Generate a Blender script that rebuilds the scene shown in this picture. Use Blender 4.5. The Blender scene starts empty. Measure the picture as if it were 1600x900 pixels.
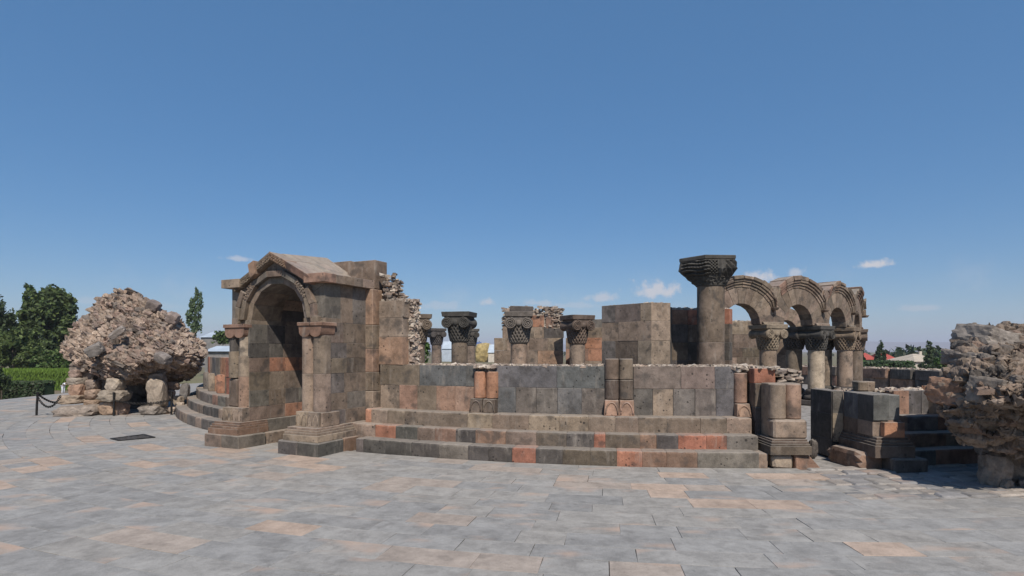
import bpy, bmesh, math, random
from math import sin, cos, tan, pi, radians, sqrt, atan2, acos, hypot
from mathutils import Vector, Matrix, Euler, noise

random.seed(7)
sc = bpy.context.scene
COL = sc.collection

# ------------------------------------------------------------------ camera
EYE, FPX, HZ = 1.75, 900.0, 549.0
cam_d = bpy.data.cameras.new('camera')
cam_d.sensor_width = 36.0
cam_d.lens = FPX / 1600 * 36
cam_d.shift_y = (HZ - 450) / 1600
cam_d.clip_start = 0.05
cam_d.clip_end = 60000
cam = bpy.data.objects.new('camera', cam_d)
cam.location = (0, 0, EYE)
cam.rotation_euler = (pi / 2, 0, 0)
COL.objects.link(cam)
sc.camera = cam

# ------------------------------------------------------------------ light
SUN_EL, SUN_AZ = radians(51), radians(168)      # azimuth clockwise from +Y
world = bpy.data.worlds.new('World')
sc.world = world
world.use_nodes = True
wnt = world.node_tree
bg = wnt.nodes['Background']
sky = wnt.nodes.new('ShaderNodeTexSky')
sky.sky_type = 'NISHITA'
sky.sun_disc = False
sky.sun_elevation = SUN_EL
sky.sun_rotation = SUN_AZ
sky.altitude = 900
sky.air_density = 1.0
sky.dust_density = 0.9
sky.ozone_density = 1.6
bg.inputs[1].default_value = 0.106

sun_d = bpy.data.lights.new('sun', 'SUN')
sun_d.energy = 5.0
sun_d.angle = radians(0.5)
sun_d.color = (1.0, 0.94, 0.85)
sun = bpy.data.objects.new('sun', sun_d)
sdir = Vector((cos(SUN_EL) * sin(SUN_AZ), cos(SUN_EL) * cos(SUN_AZ), sin(SUN_EL)))
sun.rotation_euler = (-sdir).to_track_quat('-Z', 'Y').to_euler()
sun.location = (10, -20, 25)
COL.objects.link(sun)

vs = sc.view_settings
vs.view_transform = 'Standard'
vs.look = 'None'
vs.exposure = -0.10
vs.gamma = 1.0
vs.use_curve_mapping = False

# ------------------------------------------------------------------ node helpers
def N(nt, typ, **kw):
    n = nt.nodes.new(typ)
    for k, v in kw.items():
        setattr(n, k, v)
    return n

def math_n(nt, op, a, b=None, clamp=False):
    n = nt.nodes.new('ShaderNodeMath')
    n.operation = op
    n.use_clamp = clamp
    for i, v in enumerate((a, b)):
        if v is None:
            continue
        if isinstance(v, (int, float)):
            n.inputs[i].default_value = v
        else:
            nt.links.new(v, n.inputs[i])
    return n.outputs[0]

def maprange(nt, v, a, b, c=0.0, d=1.0):
    n = nt.nodes.new('ShaderNodeMapRange')
    n.interpolation_type = 'SMOOTHSTEP'
    nt.links.new(v, n.inputs[0])
    for i, x in enumerate((a, b, c, d)):
        n.inputs[i + 1].default_value = x
    return n.outputs[0]

def mixc(nt, f, a, b, mode='MIX'):
    n = nt.nodes.new('ShaderNodeMix')
    n.data_type = 'RGBA'
    n.blend_type = mode
    for i, v in ((0, f), (6, a), (7, b)):
        if isinstance(v, (int, float)):
            n.inputs[i].default_value = v
        elif isinstance(v, tuple):
            n.inputs[i].default_value = v if len(v) == 4 else v + (1,)
        else:
            nt.links.new(v, n.inputs[i])
    return n.outputs[2]

def noise_n(nt, vec, scale, detail=4, rough=0.55):
    n = nt.nodes.new('ShaderNodeTexNoise')
    n.inputs['Scale'].default_value = scale
    n.inputs['Detail'].default_value = detail
    n.inputs['Roughness'].default_value = rough
    if vec is not None:
        nt.links.new(vec, n.inputs['Vector'])
    return n.outputs[0]

# ------------------------------------------------------------------ clouds: small fair-weather puffs in a low belt, repeating all round the sky
def sky_nodes():
    nt = wnt
    tc = N(nt, 'ShaderNodeTexCoord')
    sep = N(nt, 'ShaderNodeSeparateXYZ')
    nt.links.new(tc.outputs['Generated'], sep.inputs[0])
    X, Y, Z = sep.outputs
    az = math_n(nt, 'ARCTAN2', X, Y)
    az = math_n(nt, 'MULTIPLY', az, 180 / pi)
    az = math_n(nt, 'WRAP', az, 45.0)
    az.node.inputs[2].default_value = -45.0
    el = math_n(nt, 'MULTIPLY', math_n(nt, 'ARCSINE', Z), 180 / pi)
    n1 = noise_n(nt, tc.outputs['Generated'], 55, 6, 0.62)
    n2 = noise_n(nt, tc.outputs['Generated'], 16, 4, 0.6)
    total = None
    # (pixel x, pixel y, half width px, half height px, strength)
    puffs = [(372, 405, 26, 6, .45), (765, 473, 20, 9, .5), (838, 474, 34, 7, .35), (938, 466, 30, 10, .5),
             (1022, 456, 46, 17, .7), (1190, 434, 36, 12, .7), (1243, 427, 17, 12, .5), (1364, 414, 31, 8, .8),
             (1440, 482, 44, 7, .28), (690, 478, 36, 9, .25), (120, 470, 60, 7, .2), (250, 478, 60, 6, .12), (890, 478, 60, 7, .25)]
    for px, py, w, h, s in puffs:
        rx, rz = (px - 800) / FPX, (HZ - py) / FPX
        a0 = math.degrees(atan2(rx, 1)); e0 = math.degrees(atan2(rz, hypot(rx, 1)))
        k = 180 / pi / FPX / (1 + rx * rx)
        wa, he = w * k, h * k * sqrt(1 + rx * rx)
        da = math_n(nt, 'DIVIDE', math_n(nt, 'SUBTRACT', az, a0), wa)
        de = math_n(nt, 'DIVIDE', math_n(nt, 'SUBTRACT', el, e0), he)
        # flat bases: squash the lower half
        de = math_n(nt, 'MAXIMUM', de, math_n(nt, 'MULTIPLY', de, -1.5))
        d2 = math_n(nt, 'ADD', math_n(nt, 'MULTIPLY', da, da), math_n(nt, 'MULTIPLY', de, de))
        m = math_n(nt, 'SUBTRACT', 1.15, math_n(nt, 'SQRT', d2))
        m = math_n(nt, 'ADD', m, math_n(nt, 'MULTIPLY', math_n(nt, 'SUBTRACT', n1, 0.52), 2.6))
        m = maprange(nt, m, 0.0, .85, 0.0, min(.95, s * 1.25))
        total = m if total is None else math_n(nt, 'MAXIMUM', total, m)
    belt = maprange(nt, el, 0.5, 4.0)
    belt2 = maprange(nt, el, 4.0, 9.0, 1.0, 0.0)
    wisp = math_n(nt, 'MULTIPLY', math_n(nt, 'MULTIPLY', belt, belt2), maprange(nt, n2, 0.5, 0.8, 0.0, 0.22))
    total = math_n(nt, 'MAXIMUM', total, wisp)
    hs = N(nt, 'ShaderNodeHueSaturation')
    hs.inputs['Saturation'].default_value = 1.42
    nt.links.new(sky.outputs[0], hs.inputs['Color'])
    soft = mixc(nt, .42, hs.outputs[0], (1.5, 3.15, 5.8))
    c = mixc(nt, total, soft, (6.6, 6.5, 6.8))
    nt.links.new(c, bg.inputs[0])
sky_nodes()

# ------------------------------------------------------------------ materials
def new_mat(name):
    m = bpy.data.materials.new(name)
    m.use_nodes = True
    nt = m.node_tree
    b = nt.nodes['Principled BSDF']
    b.inputs['Roughness'].default_value = 0.9
    b.inputs['Specular IOR Level'].default_value = 0.25
    return m, nt, b

def stone_mat(name, attr=False, pits=1.0, bump=1.0, stain=1.0, scale=1.0, pale=(0.36, 0.31, 0.26), rough=0.92, var=.85, dust=.0, tint=0):
    m, nt, b = new_mat(name)
    b.inputs['Roughness'].default_value = rough
    tc = N(nt, 'ShaderNodeTexCoord')
    oi = N(nt, 'ShaderNodeObjectInfo')
    off = math_n(nt, 'MULTIPLY', oi.outputs['Random'], 97.0)
    vadd = N(nt, 'ShaderNodeVectorMath', operation='ADD')
    nt.links.new(tc.outputs['Object'], vadd.inputs[0])
    comb = N(nt, 'ShaderNodeCombineXYZ')
    nt.links.new(off, comb.inputs[0]); nt.links.new(off, comb.inputs[1])
    nt.links.new(comb.outputs[0], vadd.inputs[1])
    v = vadd.outputs[0]
    if attr:
        at = N(nt, 'ShaderNodeAttribute', attribute_name='Col')
        base = at.outputs['Color']
    else:
        base = oi.outputs['Color']
    big = noise_n(nt, v, 2.6 * scale, 5, 0.62)
    mid = noise_n(nt, v, 11 * scale, 5, 0.7)
    fine = noise_n(nt, v, 75 * scale, 4, 0.75)
    # patches of lighter and darker stone
    k = math_n(nt, 'ADD', maprange(nt, big, 0.3, 0.72, 1 - .36 * var, 1 + .34 * var), maprange(nt, mid, 0.3, 0.7, -.17 * var, .17 * var))
    k = math_n(nt, 'ADD', k, maprange(nt, fine, 0.3, 0.7, -.15, .15))
    kk = N(nt, 'ShaderNodeCombineXYZ')
    for i in range(3):
        nt.links.new(k, kk.inputs[i])
    c = mixc(nt, 1.0, base, kk.outputs[0], 'MULTIPLY')
    # pale lime wash, running down
    mp = N(nt, 'ShaderNodeMapping')
    mp.inputs['Scale'].default_value = (7 * scale, 7 * scale, 1.6 * scale)
    nt.links.new(v, mp.inputs['Vector'])
    st = noise_n(nt, mp.outputs[0], 1.0, 6, 0.68)
    c = mixc(nt, maprange(nt, st, 0.52, 0.78, 0.0, 0.42 * stain), c, pale)
    # reddish and sooty blotches
    bl = noise_n(nt, v, 4.1 * scale, 3, 0.5)
    c = mixc(nt, maprange(nt, bl, 0.54, 0.70, 0.0, 0.5 * stain), c, (0.062, 0.055, 0.05))
    # gas holes in the tuff
    vo = N(nt, 'ShaderNodeTexVoronoi')
    vo.inputs['Scale'].default_value = 21 * scale
    nt.links.new(v, vo.inputs['Vector'])
    vr = N(nt, 'ShaderNodeTexVoronoi')
    vr.inputs['Scale'].default_value = 21 * scale
    nt.links.new(v, vr.inputs['Vector'])
    sepc = N(nt, 'ShaderNodeSeparateXYZ')
    nt.links.new(vr.outputs['Color'], sepc.inputs[0])
    rad = maprange(nt, sepc.outputs[0], 0.66, 1.0, 0.0, 0.42)
    dd = math_n(nt, 'ADD', vo.outputs['Distance'], math_n(nt, 'MULTIPLY', math_n(nt, 'SUBTRACT', mid, 0.5), 0.3))
    pit = math_n(nt, 'SUBTRACT', rad, dd)
    pit = maprange(nt, pit, 0.0, 0.09, 0.0, pits)
    pit = math_n(nt, 'MULTIPLY', pit, maprange(nt, noise_n(nt, v, 1.9 * scale, 2, .5), .46, .58))
    v2 = N(nt, 'ShaderNodeTexVoronoi')
    v2.inputs['Scale'].default_value = 60 * scale
    nt.links.new(v, v2.inputs['Vector'])
    s2 = N(nt, 'ShaderNodeSeparateXYZ')
    nt.links.new(v2.outputs['Color'], s2.inputs[0])
    p2 = math_n(nt, 'SUBTRACT', maprange(nt, s2.outputs[0], .6, 1.0, 0.0, .36), v2.outputs['Distance'])
    p2 = math_n(nt, 'MULTIPLY', maprange(nt, p2, 0.0, .08, 0.0, pits), maprange(nt, big, .42, .6))
    pit = math_n(nt, 'MAXIMUM', pit, math_n(nt, 'MULTIPLY', p2, .8))
    c = mixc(nt, math_n(nt, 'MULTIPLY', pit, 0.75), c, (0.03, 0.027, 0.025))
    if tint:
        tn = N(nt, 'ShaderNodeMapping')
        nt.links.new(v, tn.inputs['Vector'])
        tn.inputs['Scale'].default_value = (1.1, 2.2, 1)
        c = mixc(nt, maprange(nt, noise_n(nt, tn.outputs[0], 1.0, 3, .5), .56, .74, 0.0, tint), c, (.44, .31, .235))
        sp = noise_n(nt, v, 120, 3, .7)
        c = mixc(nt, maprange(nt, sp, .58, .70, 0.0, .45), c, (.12, .115, .11))
        c = mixc(nt, maprange(nt, sp, .40, .28, 0.0, .25), c, (.45, .42, .39))
    # settled dust on ledges
    ge = N(nt, 'ShaderNodeNewGeometry')
    sg = N(nt, 'ShaderNodeSeparateXYZ')
    nt.links.new(ge.outputs['Normal'], sg.inputs[0])
    du = math_n(nt, 'MULTIPLY', maprange(nt, sg.outputs[2], .45, .9), maprange(nt, mid, .3, .55, .55, 1.0))
    c = mixc(nt, math_n(nt, 'MULTIPLY', du, dust), c, (.33, .29, .25))
    nt.links.new(c, b.inputs['Base Color'])
    hgt = math_n(nt, 'ADD', math_n(nt, 'MULTIPLY', mid, 0.9), math_n(nt, 'MULTIPLY', fine, 0.35))
    hgt = math_n(nt, 'SUBTRACT', hgt, math_n(nt, 'MULTIPLY', pit, 1.1))
    bp = N(nt, 'ShaderNodeBump')
    bp.inputs['Strength'].default_value = 0.55 * bump
    bp.inputs['Distance'].default_value = 0.02 / scale
    nt.links.new(hgt, bp.inputs['Height'])
    nt.links.new(bp.outputs[0], b.inputs['Normal'])
    return m

def plain_mat(name, col, rough=0.8, var=0.25, scale=3.0, bump=0.0, metal=0.0, two=None):
    m, nt, b = new_mat(name)
    b.inputs['Roughness'].default_value = rough
    b.inputs['Metallic'].default_value = metal
    tc = N(nt, 'ShaderNodeTexCoord')
    n = noise_n(nt, tc.outputs['Object'], scale, 6, 0.65)
    lo = tuple(x * (1 - var) for x in col)
    hi = two if two else tuple(min(1, x * (1 + var)) for x in col)
    c = mixc(nt, maprange(nt, n, 0.35, 0.65), lo, hi)
    nt.links.new(c, b.inputs['Base Color'])
    if bump:
        bp = N(nt, 'ShaderNodeBump')
        bp.inputs['Strength'].default_value = bump
        nt.links.new(noise_n(nt, tc.outputs['Object'], scale * 6, 4), bp.inputs['Height'])
        nt.links.new(bp.outputs[0], b.inputs['Normal'])
    return m

def leaf_mat(name):
    m, nt, b = new_mat(name)
    at = N(nt, 'ShaderNodeAttribute', attribute_name='Col')
    nt.links.new(at.outputs['Color'], b.inputs['Base Color'])
    b.inputs['Roughness'].default_value = 0.6
    tr = N(nt, 'ShaderNodeBsdfTranslucent')
    nt.links.new(at.outputs['Color'], tr.inputs['Color'])
    mx = N(nt, 'ShaderNodeMixShader')
    mx.inputs[0].default_value = 0.3
    nt.links.new(b.outputs[0], mx.inputs[1]); nt.links.new(tr.outputs[0], mx.inputs[2])
    nt.links.new(mx.outputs[0], nt.nodes['Material Output'].inputs['Surface'])
    return m

M_TUFF = stone_mat('tuff', pits=1.0, dust=.55, stain=1.25)
M_TUFFA = stone_mat('tuff_pieces', attr=True)
M_DARK = stone_mat('basalt_carved', pits=0.5, stain=0.6)
M_PAVE = stone_mat('paving_stone_mat', pits=0.25, bump=0.35, stain=0.45, scale=1.3, pale=(0.40, 0.37, 0.34), rough=0.85, var=.5, tint=.75)
M_PAVEA = stone_mat('paving_stone_far', attr=True, pits=0.25, bump=0.35, stain=0.45, scale=1.3, pale=(0.40, 0.37, 0.34), rough=0.85, var=.5, tint=.75)
M_ROCK = stone_mat('rubble_stone', pits=0.4, bump=1.3, stain=0.7, scale=2.0)
M_ROCKA = stone_mat('rubble_stone_pieces', attr=True, pits=0.4, bump=1.3, stain=0.6, scale=2.0)
M_MORTAR = plain_mat('lime_mortar', (0.33, 0.27, 0.22), 0.95, 0.35, 7.0, 0.8)
M_JOINT = plain_mat('joint_sand', (0.25, 0.23, 0.21), 0.95, 0.3, 5.0, 0.3)
M_LEAF = leaf_mat('leaves')
M_BARK = plain_mat('bark', (0.09, 0.07, 0.05), 0.9, 0.4, 6, 0.5)
M_IRON = plain_mat('dark_iron', (0.03, 0.028, 0.027), 0.55, 0.4, 20, 0.1, 0.4)
M_EARTH = plain_mat('dry_plain', (0.25, 0.19, 0.13), 0.95, 0.35, 0.03, 0.0, 0.0, (0.17, 0.16, 0.085))
M_HILL = plain_mat('far_hill', (0.17, 0.14, 0.12), 0.95, 0.2, 0.002)

PAL = dict(dark=(.088, .077, .068), grey=(.158, .134, .114), blue=(.128, .122, .117), brown=(.195, .146, .110),
           tan=(.265, .198, .147), orange=(.36, .185, .112), red=(.31, .135, .088), pink=(.315, .200, .142),
           rbrown=(.225, .138, .098), pale=(.36, .285, .215), dbrown=(.130, .098, .075), purple=(.178, .138, .114))
def pal(n, j=0.10):
    c = PAL[n]
    k = (1 + random.uniform(-j, j))
    return tuple(max(0.01, x * k * (1 + random.uniform(-.03, .03))) for x in c)
def shade(c, k):
    return tuple(x * k for x in c)
def pick(names):
    return pal(random.choice(names))

# ------------------------------------------------------------------ mesh helpers
class MB:
    def __init__(s):
        s.v, s.f, s.c = [], [], []
    def add(s, v, f, col=None):
        o = len(s.v)
        s.v += [tuple(p) for p in v]
        s.f += [tuple(i + o for i in q) for q in f]
        s.c += [col] * len(f)
        return s
    def build(s, name, mat, parent=None, color=None, smooth=False, kind=None, angle=None):
        me = bpy.data.meshes.new(name)
        me.from_pydata(s.v, [], s.f)
        if any(c is not None for c in s.c):
            at = me.color_attributes.new('Col', 'FLOAT_COLOR', 'CORNER')
            data = []
            for q, c in zip(s.f, s.c):
                c = c or (.2, .2, .2)
                data += [c[0], c[1], c[2], 1.0] * len(q)
            at.data.foreach_set('color', data)
        if smooth:
            me.polygons.foreach_set('use_smooth', [True] * len(me.polygons))
            if angle:
                me.set_sharp_from_angle(angle=radians(angle))
        me.materials.append(mat)
        o = bpy.data.objects.new(name, me)
        COL.objects.link(o)
        if color:
            o.color = (color[0], color[1], color[2], 1)
        if parent:
            o.parent = parent
        if kind:
            o['kind'] = kind
        return o

def empty(name, label, cat, group=None, loc=(0, 0, 0)):
    o = bpy.data.objects.new(name, None)
    COL.objects.link(o)
    o.empty_display_size = 0.2
    o.location = loc
    o['label'] = label; o['category'] = cat
    o['kind'] = 'thing'
    if group:
        o['group'] = group
    return o

def tag(o, label, cat, group=None):
    o['label'] = label; o['category'] = cat
    o['kind'] = 'thing'
    if group:
        o['group'] = group
    return o

HF = [(0, 3, 2, 1), (4, 5, 6, 7), (0, 1, 5, 4), (1, 2, 6, 5), (2, 3, 7, 6), (3, 0, 4, 7)]
def orient(v, f):
    c = Vector((0, 0, 0))
    for p in v:
        c += Vector(p)
    c /= len(v)
    out = []
    for q in f:
        a, b, d = (Vector(v[q[0]]), Vector(v[q[1]]), Vector(v[q[2]]))
        n = (b - a).cross(d - a)
        m = (a + b + d) / 3
        out.append(tuple(reversed(q)) if n.dot(m - c) < 0 else tuple(q))
    return out

def hexa(c):
    c = [Vector(p) for p in c]
    return c, orient(c, HF)

def chex(c, ch):
    """hexahedron with chamfered edges and corners; c: 4 bottom corners then the 4 above them"""
    c = [Vector(p) for p in c]
    V, idx = [], {}
    for fi, q in enumerate(HF):
        for k in range(4):
            p = c[q[k]]
            e1 = c[q[(k + 1) % 4]] - p
            e2 = c[q[(k - 1) % 4]] - p
            l1, l2 = e1.length or 1, e2.length or 1
            idx[(fi, q[k])] = len(V)
            V.append(p + e1 / l1 * min(ch, l1 * .4) + e2 / l2 * min(ch, l2 * .4))
    F = [tuple(idx[(fi, i)] for i in q) for fi, q in enumerate(HF)]
    edges = {}
    for fi, q in enumerate(HF):
        for k in range(4):
            a, b = q[k], q[(k + 1) % 4]
            edges.setdefault(frozenset((a, b)), []).append(fi)
    for e, fs in edges.items():
        a, b = tuple(e)
        F.append((idx[(fs[0], a)], idx[(fs[0], b)], idx[(fs[1], b)], idx[(fs[1], a)]))
    for i in range(8):
        fs = [fi for fi, q in enumerate(HF) if i in q]
        F.append(tuple(idx[(fi, i)] for fi in fs))
    return V, orient(V, F)

def jit(c, j):
    return [Vector(p) + Vector((random.uniform(-j, j), random.uniform(-j, j), random.uniform(-j, j))) for p in c]

def stone(name, corners, col, parent, ch=0.012, j=0.003, mat=None):
    v, f = chex(jit(corners, j), ch * random.uniform(.4, 1.1))
    return MB().add(v, f).build(name, mat or M_TUFF, parent, col)

def tube(pts, radii, n=8, cap=True):
    pts = [Vector(p) for p in pts]
    V, F = [], []
    up0 = None
    for i, p in enumerate(pts):
        d = (pts[min(i + 1, len(pts) - 1)] - pts[max(i - 1, 0)])
        if d.length < 1e-9:
            d = Vector((0, 0, 1))
        d.normalize()
        if up0 is None:
            up0 = d.orthogonal().normalized()
        x = (up0 - d * up0.dot(d))
        x = x.normalized() if x.length > 1e-6 else d.orthogonal().normalized()
        up0 = x
        y = d.cross(x)
        r = radii[i] if hasattr(radii, '__len__') else radii
        for k in range(n):
            a = 2 * pi * k / n
            V.append(p + (x * cos(a) + y * sin(a)) * r)
    for i in range(len(pts) - 1):
        for k in range(n):
            k2 = (k + 1) % n
            F.append((i * n + k, i * n + k2, (i + 1) * n + k2, (i + 1) * n + k))
    if cap:
        F.append(tuple(reversed(range(n))))
        F.append(tuple((len(pts) - 1) * n + k for k in range(n)))
    return V, F

def lathe(prof, n=32, cx=0, cy=0, cz=0, a0=0.0, a1=2 * pi, fn=None):
    """prof: list of (r, z). closed all round when a1-a0 is a full turn"""
    full = abs(a1 - a0 - 2 * pi) < 1e-6
    m = n if full else n + 1
    V, F = [], []
    for i, (r, z) in enumerate(prof):
        for k in range(m):
            a = a0 + (a1 - a0) * k / n
            rr = r + (fn(a, z, r) if fn else 0)
            V.append((cx + rr * cos(a), cy + rr * sin(a), cz + z))
    for i in range(len(prof) - 1):
        for k in range(n):
            k2 = (k + 1) % m
            F.append((i * m + k, i * m + k2, (i + 1) * m + k2, (i + 1) * m + k))
    F.append(tuple(reversed(range(m))))
    F.append(tuple((len(prof) - 1) * m + k for k in range(m)))
    return V, F

def prism(poly, fn0, fn1):
    """poly: list of 2-D points; fn0/fn1 map them to 3-D on the two ends"""
    n = len(poly)
    V = [fn0(p) for p in poly] + [fn1(p) for p in poly]
    F = [tuple(reversed(range(n))), tuple(range(n, 2 * n))]
    for k in range(n):
        k2 = (k + 1) % n
        F.append((k, k2, n + k2, n + k))
    return V, F

def fixn(o):
    bm = bmesh.new(); bm.from_mesh(o.data)
    bmesh.ops.recalc_face_normals(bm, faces=bm.faces)
    bm.to_mesh(o.data); bm.free()
    return o

def chunk(center, size, rot, flat=None):
    """angular rubble stone: 8 jittered corners, 12 triangles"""
    sx, sy, sz = size
    V = []
    for x, y, z in ((-1, -1, -1), (1, -1, -1), (1, 1, -1), (-1, 1, -1), (-1, -1, 1), (1, -1, 1), (1, 1, 1), (-1, 1, 1)):
        p = Vector((x * sx * random.uniform(.55, 1.1), y * sy * random.uniform(.55, 1.1), z * sz * random.uniform(.55, 1.1))) * .5
        V.append(Vector(center) + rot @ p)
    return V, orient(V, HF)

def _ico(sub):
    bm = bmesh.new()
    bmesh.ops.create_icosphere(bm, subdivisions=sub, radius=1.0)
    V = [v.co.copy() for v in bm.verts]; F = [tuple(v.index for v in f.verts) for f in bm.faces]
    bm.free()
    return V, F
ICO1 = _ico(1)
def chunk2(center, size, rot, rnd):
    """weathered rubble stone, 80 triangles"""
    V = []
    off = Vector((rnd.uniform(0, 50), rnd.uniform(0, 50), 0))
    for p in ICO1[0]:
        m = max(abs(p.x), abs(p.y), abs(p.z))
        q = p.lerp(p / m * .85, .75) * (1 + .28 * noise.noise(p * 1.4 + off) + rnd.uniform(-.05, .05))
        V.append(Vector(center) + rot @ Vector((q.x * size[0] * .5, q.y * size[1] * .5, q.z * size[2] * .5)))
    return V, ICO1[1]
def rock(name, center, dims, col, parent, rot=0.0, rough=0.22, seed=0, mat=None, tilt=(0, 0), sub=3, boxy=0.5):
    """weathered block: an icosphere pushed towards a box and roughened"""
    bm = bmesh.new()
    bmesh.ops.create_icosphere(bm, subdivisions=sub, radius=1.0)
    R = Euler((tilt[0], tilt[1], rot)).to_matrix()
    off = Vector((seed * 3.1, seed * 1.7, seed * 2.3))
    for v in bm.verts:
        p = v.co.copy()
        m = max(abs(p.x), abs(p.y), abs(p.z))
        q = p / m * .82
        p = p.lerp(q, boxy)
        p *= 1 + rough * noise.fractal(v.co * 1.3 + off, .8, 2.1, 6) + .25 * rough * noise.turbulence(v.co * 5 + off, 3, False)
        v.co = R @ Vector((p.x * dims[0] / 2, p.y * dims[1] / 2, p.z * dims[2] / 2)) + Vector(center)
    me = bpy.data.meshes.new(name)
    bm.to_mesh(me); bm.free()
    me.materials.append(mat or M_ROCK)
    o = bpy.data.objects.new(name, me)
    COL.objects.link(o)
    o.color = (*col, 1)
    if parent:
        o.parent = parent
    return o

# ------------------------------------------------------------------ site geometry
CX, CY = 3.777, 24.02            # centre of the round church
R_STEP = (15.38, 15.10, 14.86)   # front radius of the three steps
Z_STEP = (0.231, 0.447, 0.690)
R_WALL, R_WIN = 14.55, 13.92
Z_WALL = 1.50
def pol(r, a, z=0.0):
    return Vector((CX + r * sin(a), CY - r * cos(a), z))
def pxang(px, r, far=False):
    k = (px - 800) / FPX
    A = 1 + k * k; B = -2 * (k * CX + CY); c = CX * CX + CY * CY - r * r
    D = max(0.0, B * B - 4 * A * c)
    Y = (-B + (sqrt(D) if far else -sqrt(D))) / 2 / A
    return atan2(k * Y - CX, CY - Y)
def at(px, py, Y):
    return Vector(((px - 800) / FPX * Y, Y, EYE - (py - HZ) / FPX * Y))
def gnd(px, py, z=0.0):
    Y = (EYE - z) * FPX / (py - HZ)
    return Vector(((px - 800) / FPX * Y, Y, z))
def arcblock(r0, r1, a0, a1, z0, z1):
    return [pol(r1, a0, z0), pol(r1, a1, z0), pol(r0, a1, z0), pol(r0, a0, z0),
            pol(r1, a0, z1), pol(r1, a1, z1), pol(r0, a1, z1), pol(r0, a0, z1)]

# ---- terrain, terrace
def disc(name, r, z, mat, cx, cy, n=96, rim=None, kind='structure'):
    m = MB()
    V = [(cx + r * cos(2 * pi * k / n), cy + r * sin(2 * pi * k / n), z) for k in range(n)]
    F = [tuple(range(n))]
    if rim is not None:
        V += [(x, y, rim) for x, y, _ in V]
        for k in range(n):
            k2 = (k + 1) % n
            F.append((n + k, n + k2, k2, k))
    o = m.add(V, F).build(name, mat)
    o['kind'] = kind
    return o
Z_LAND = -3.0
disc('ground', 14000, Z_LAND, M_EARTH, 0, 6000, 128)
def terrace():
    n = 180
    V, F = [], []
    def rout(a):
        return 22.7 if a < radians(-55) else (22.7 + (min(1, (a + radians(55)) / radians(15))) * 7.3 if a < radians(120) else 22.7)
    ring = [-pi + 2 * pi * k / n for k in range(n)]
    top = [pol(rout(a), a, -0.022) for a in ring]
    bot = [pol(rout(a) + .4, a, Z_LAND - .1) for a in ring]
    V = top + bot
    F.append(tuple(range(n)))
    for k in range(n):
        k2 = (k + 1) % n
        F.append((n + k, n + k2, k2, k))
    o = MB().add(V, F).build('terrace', M_JOINT)
    o['kind'] = 'structure'
    return o, rout
TERR, rout = terrace()

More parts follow.
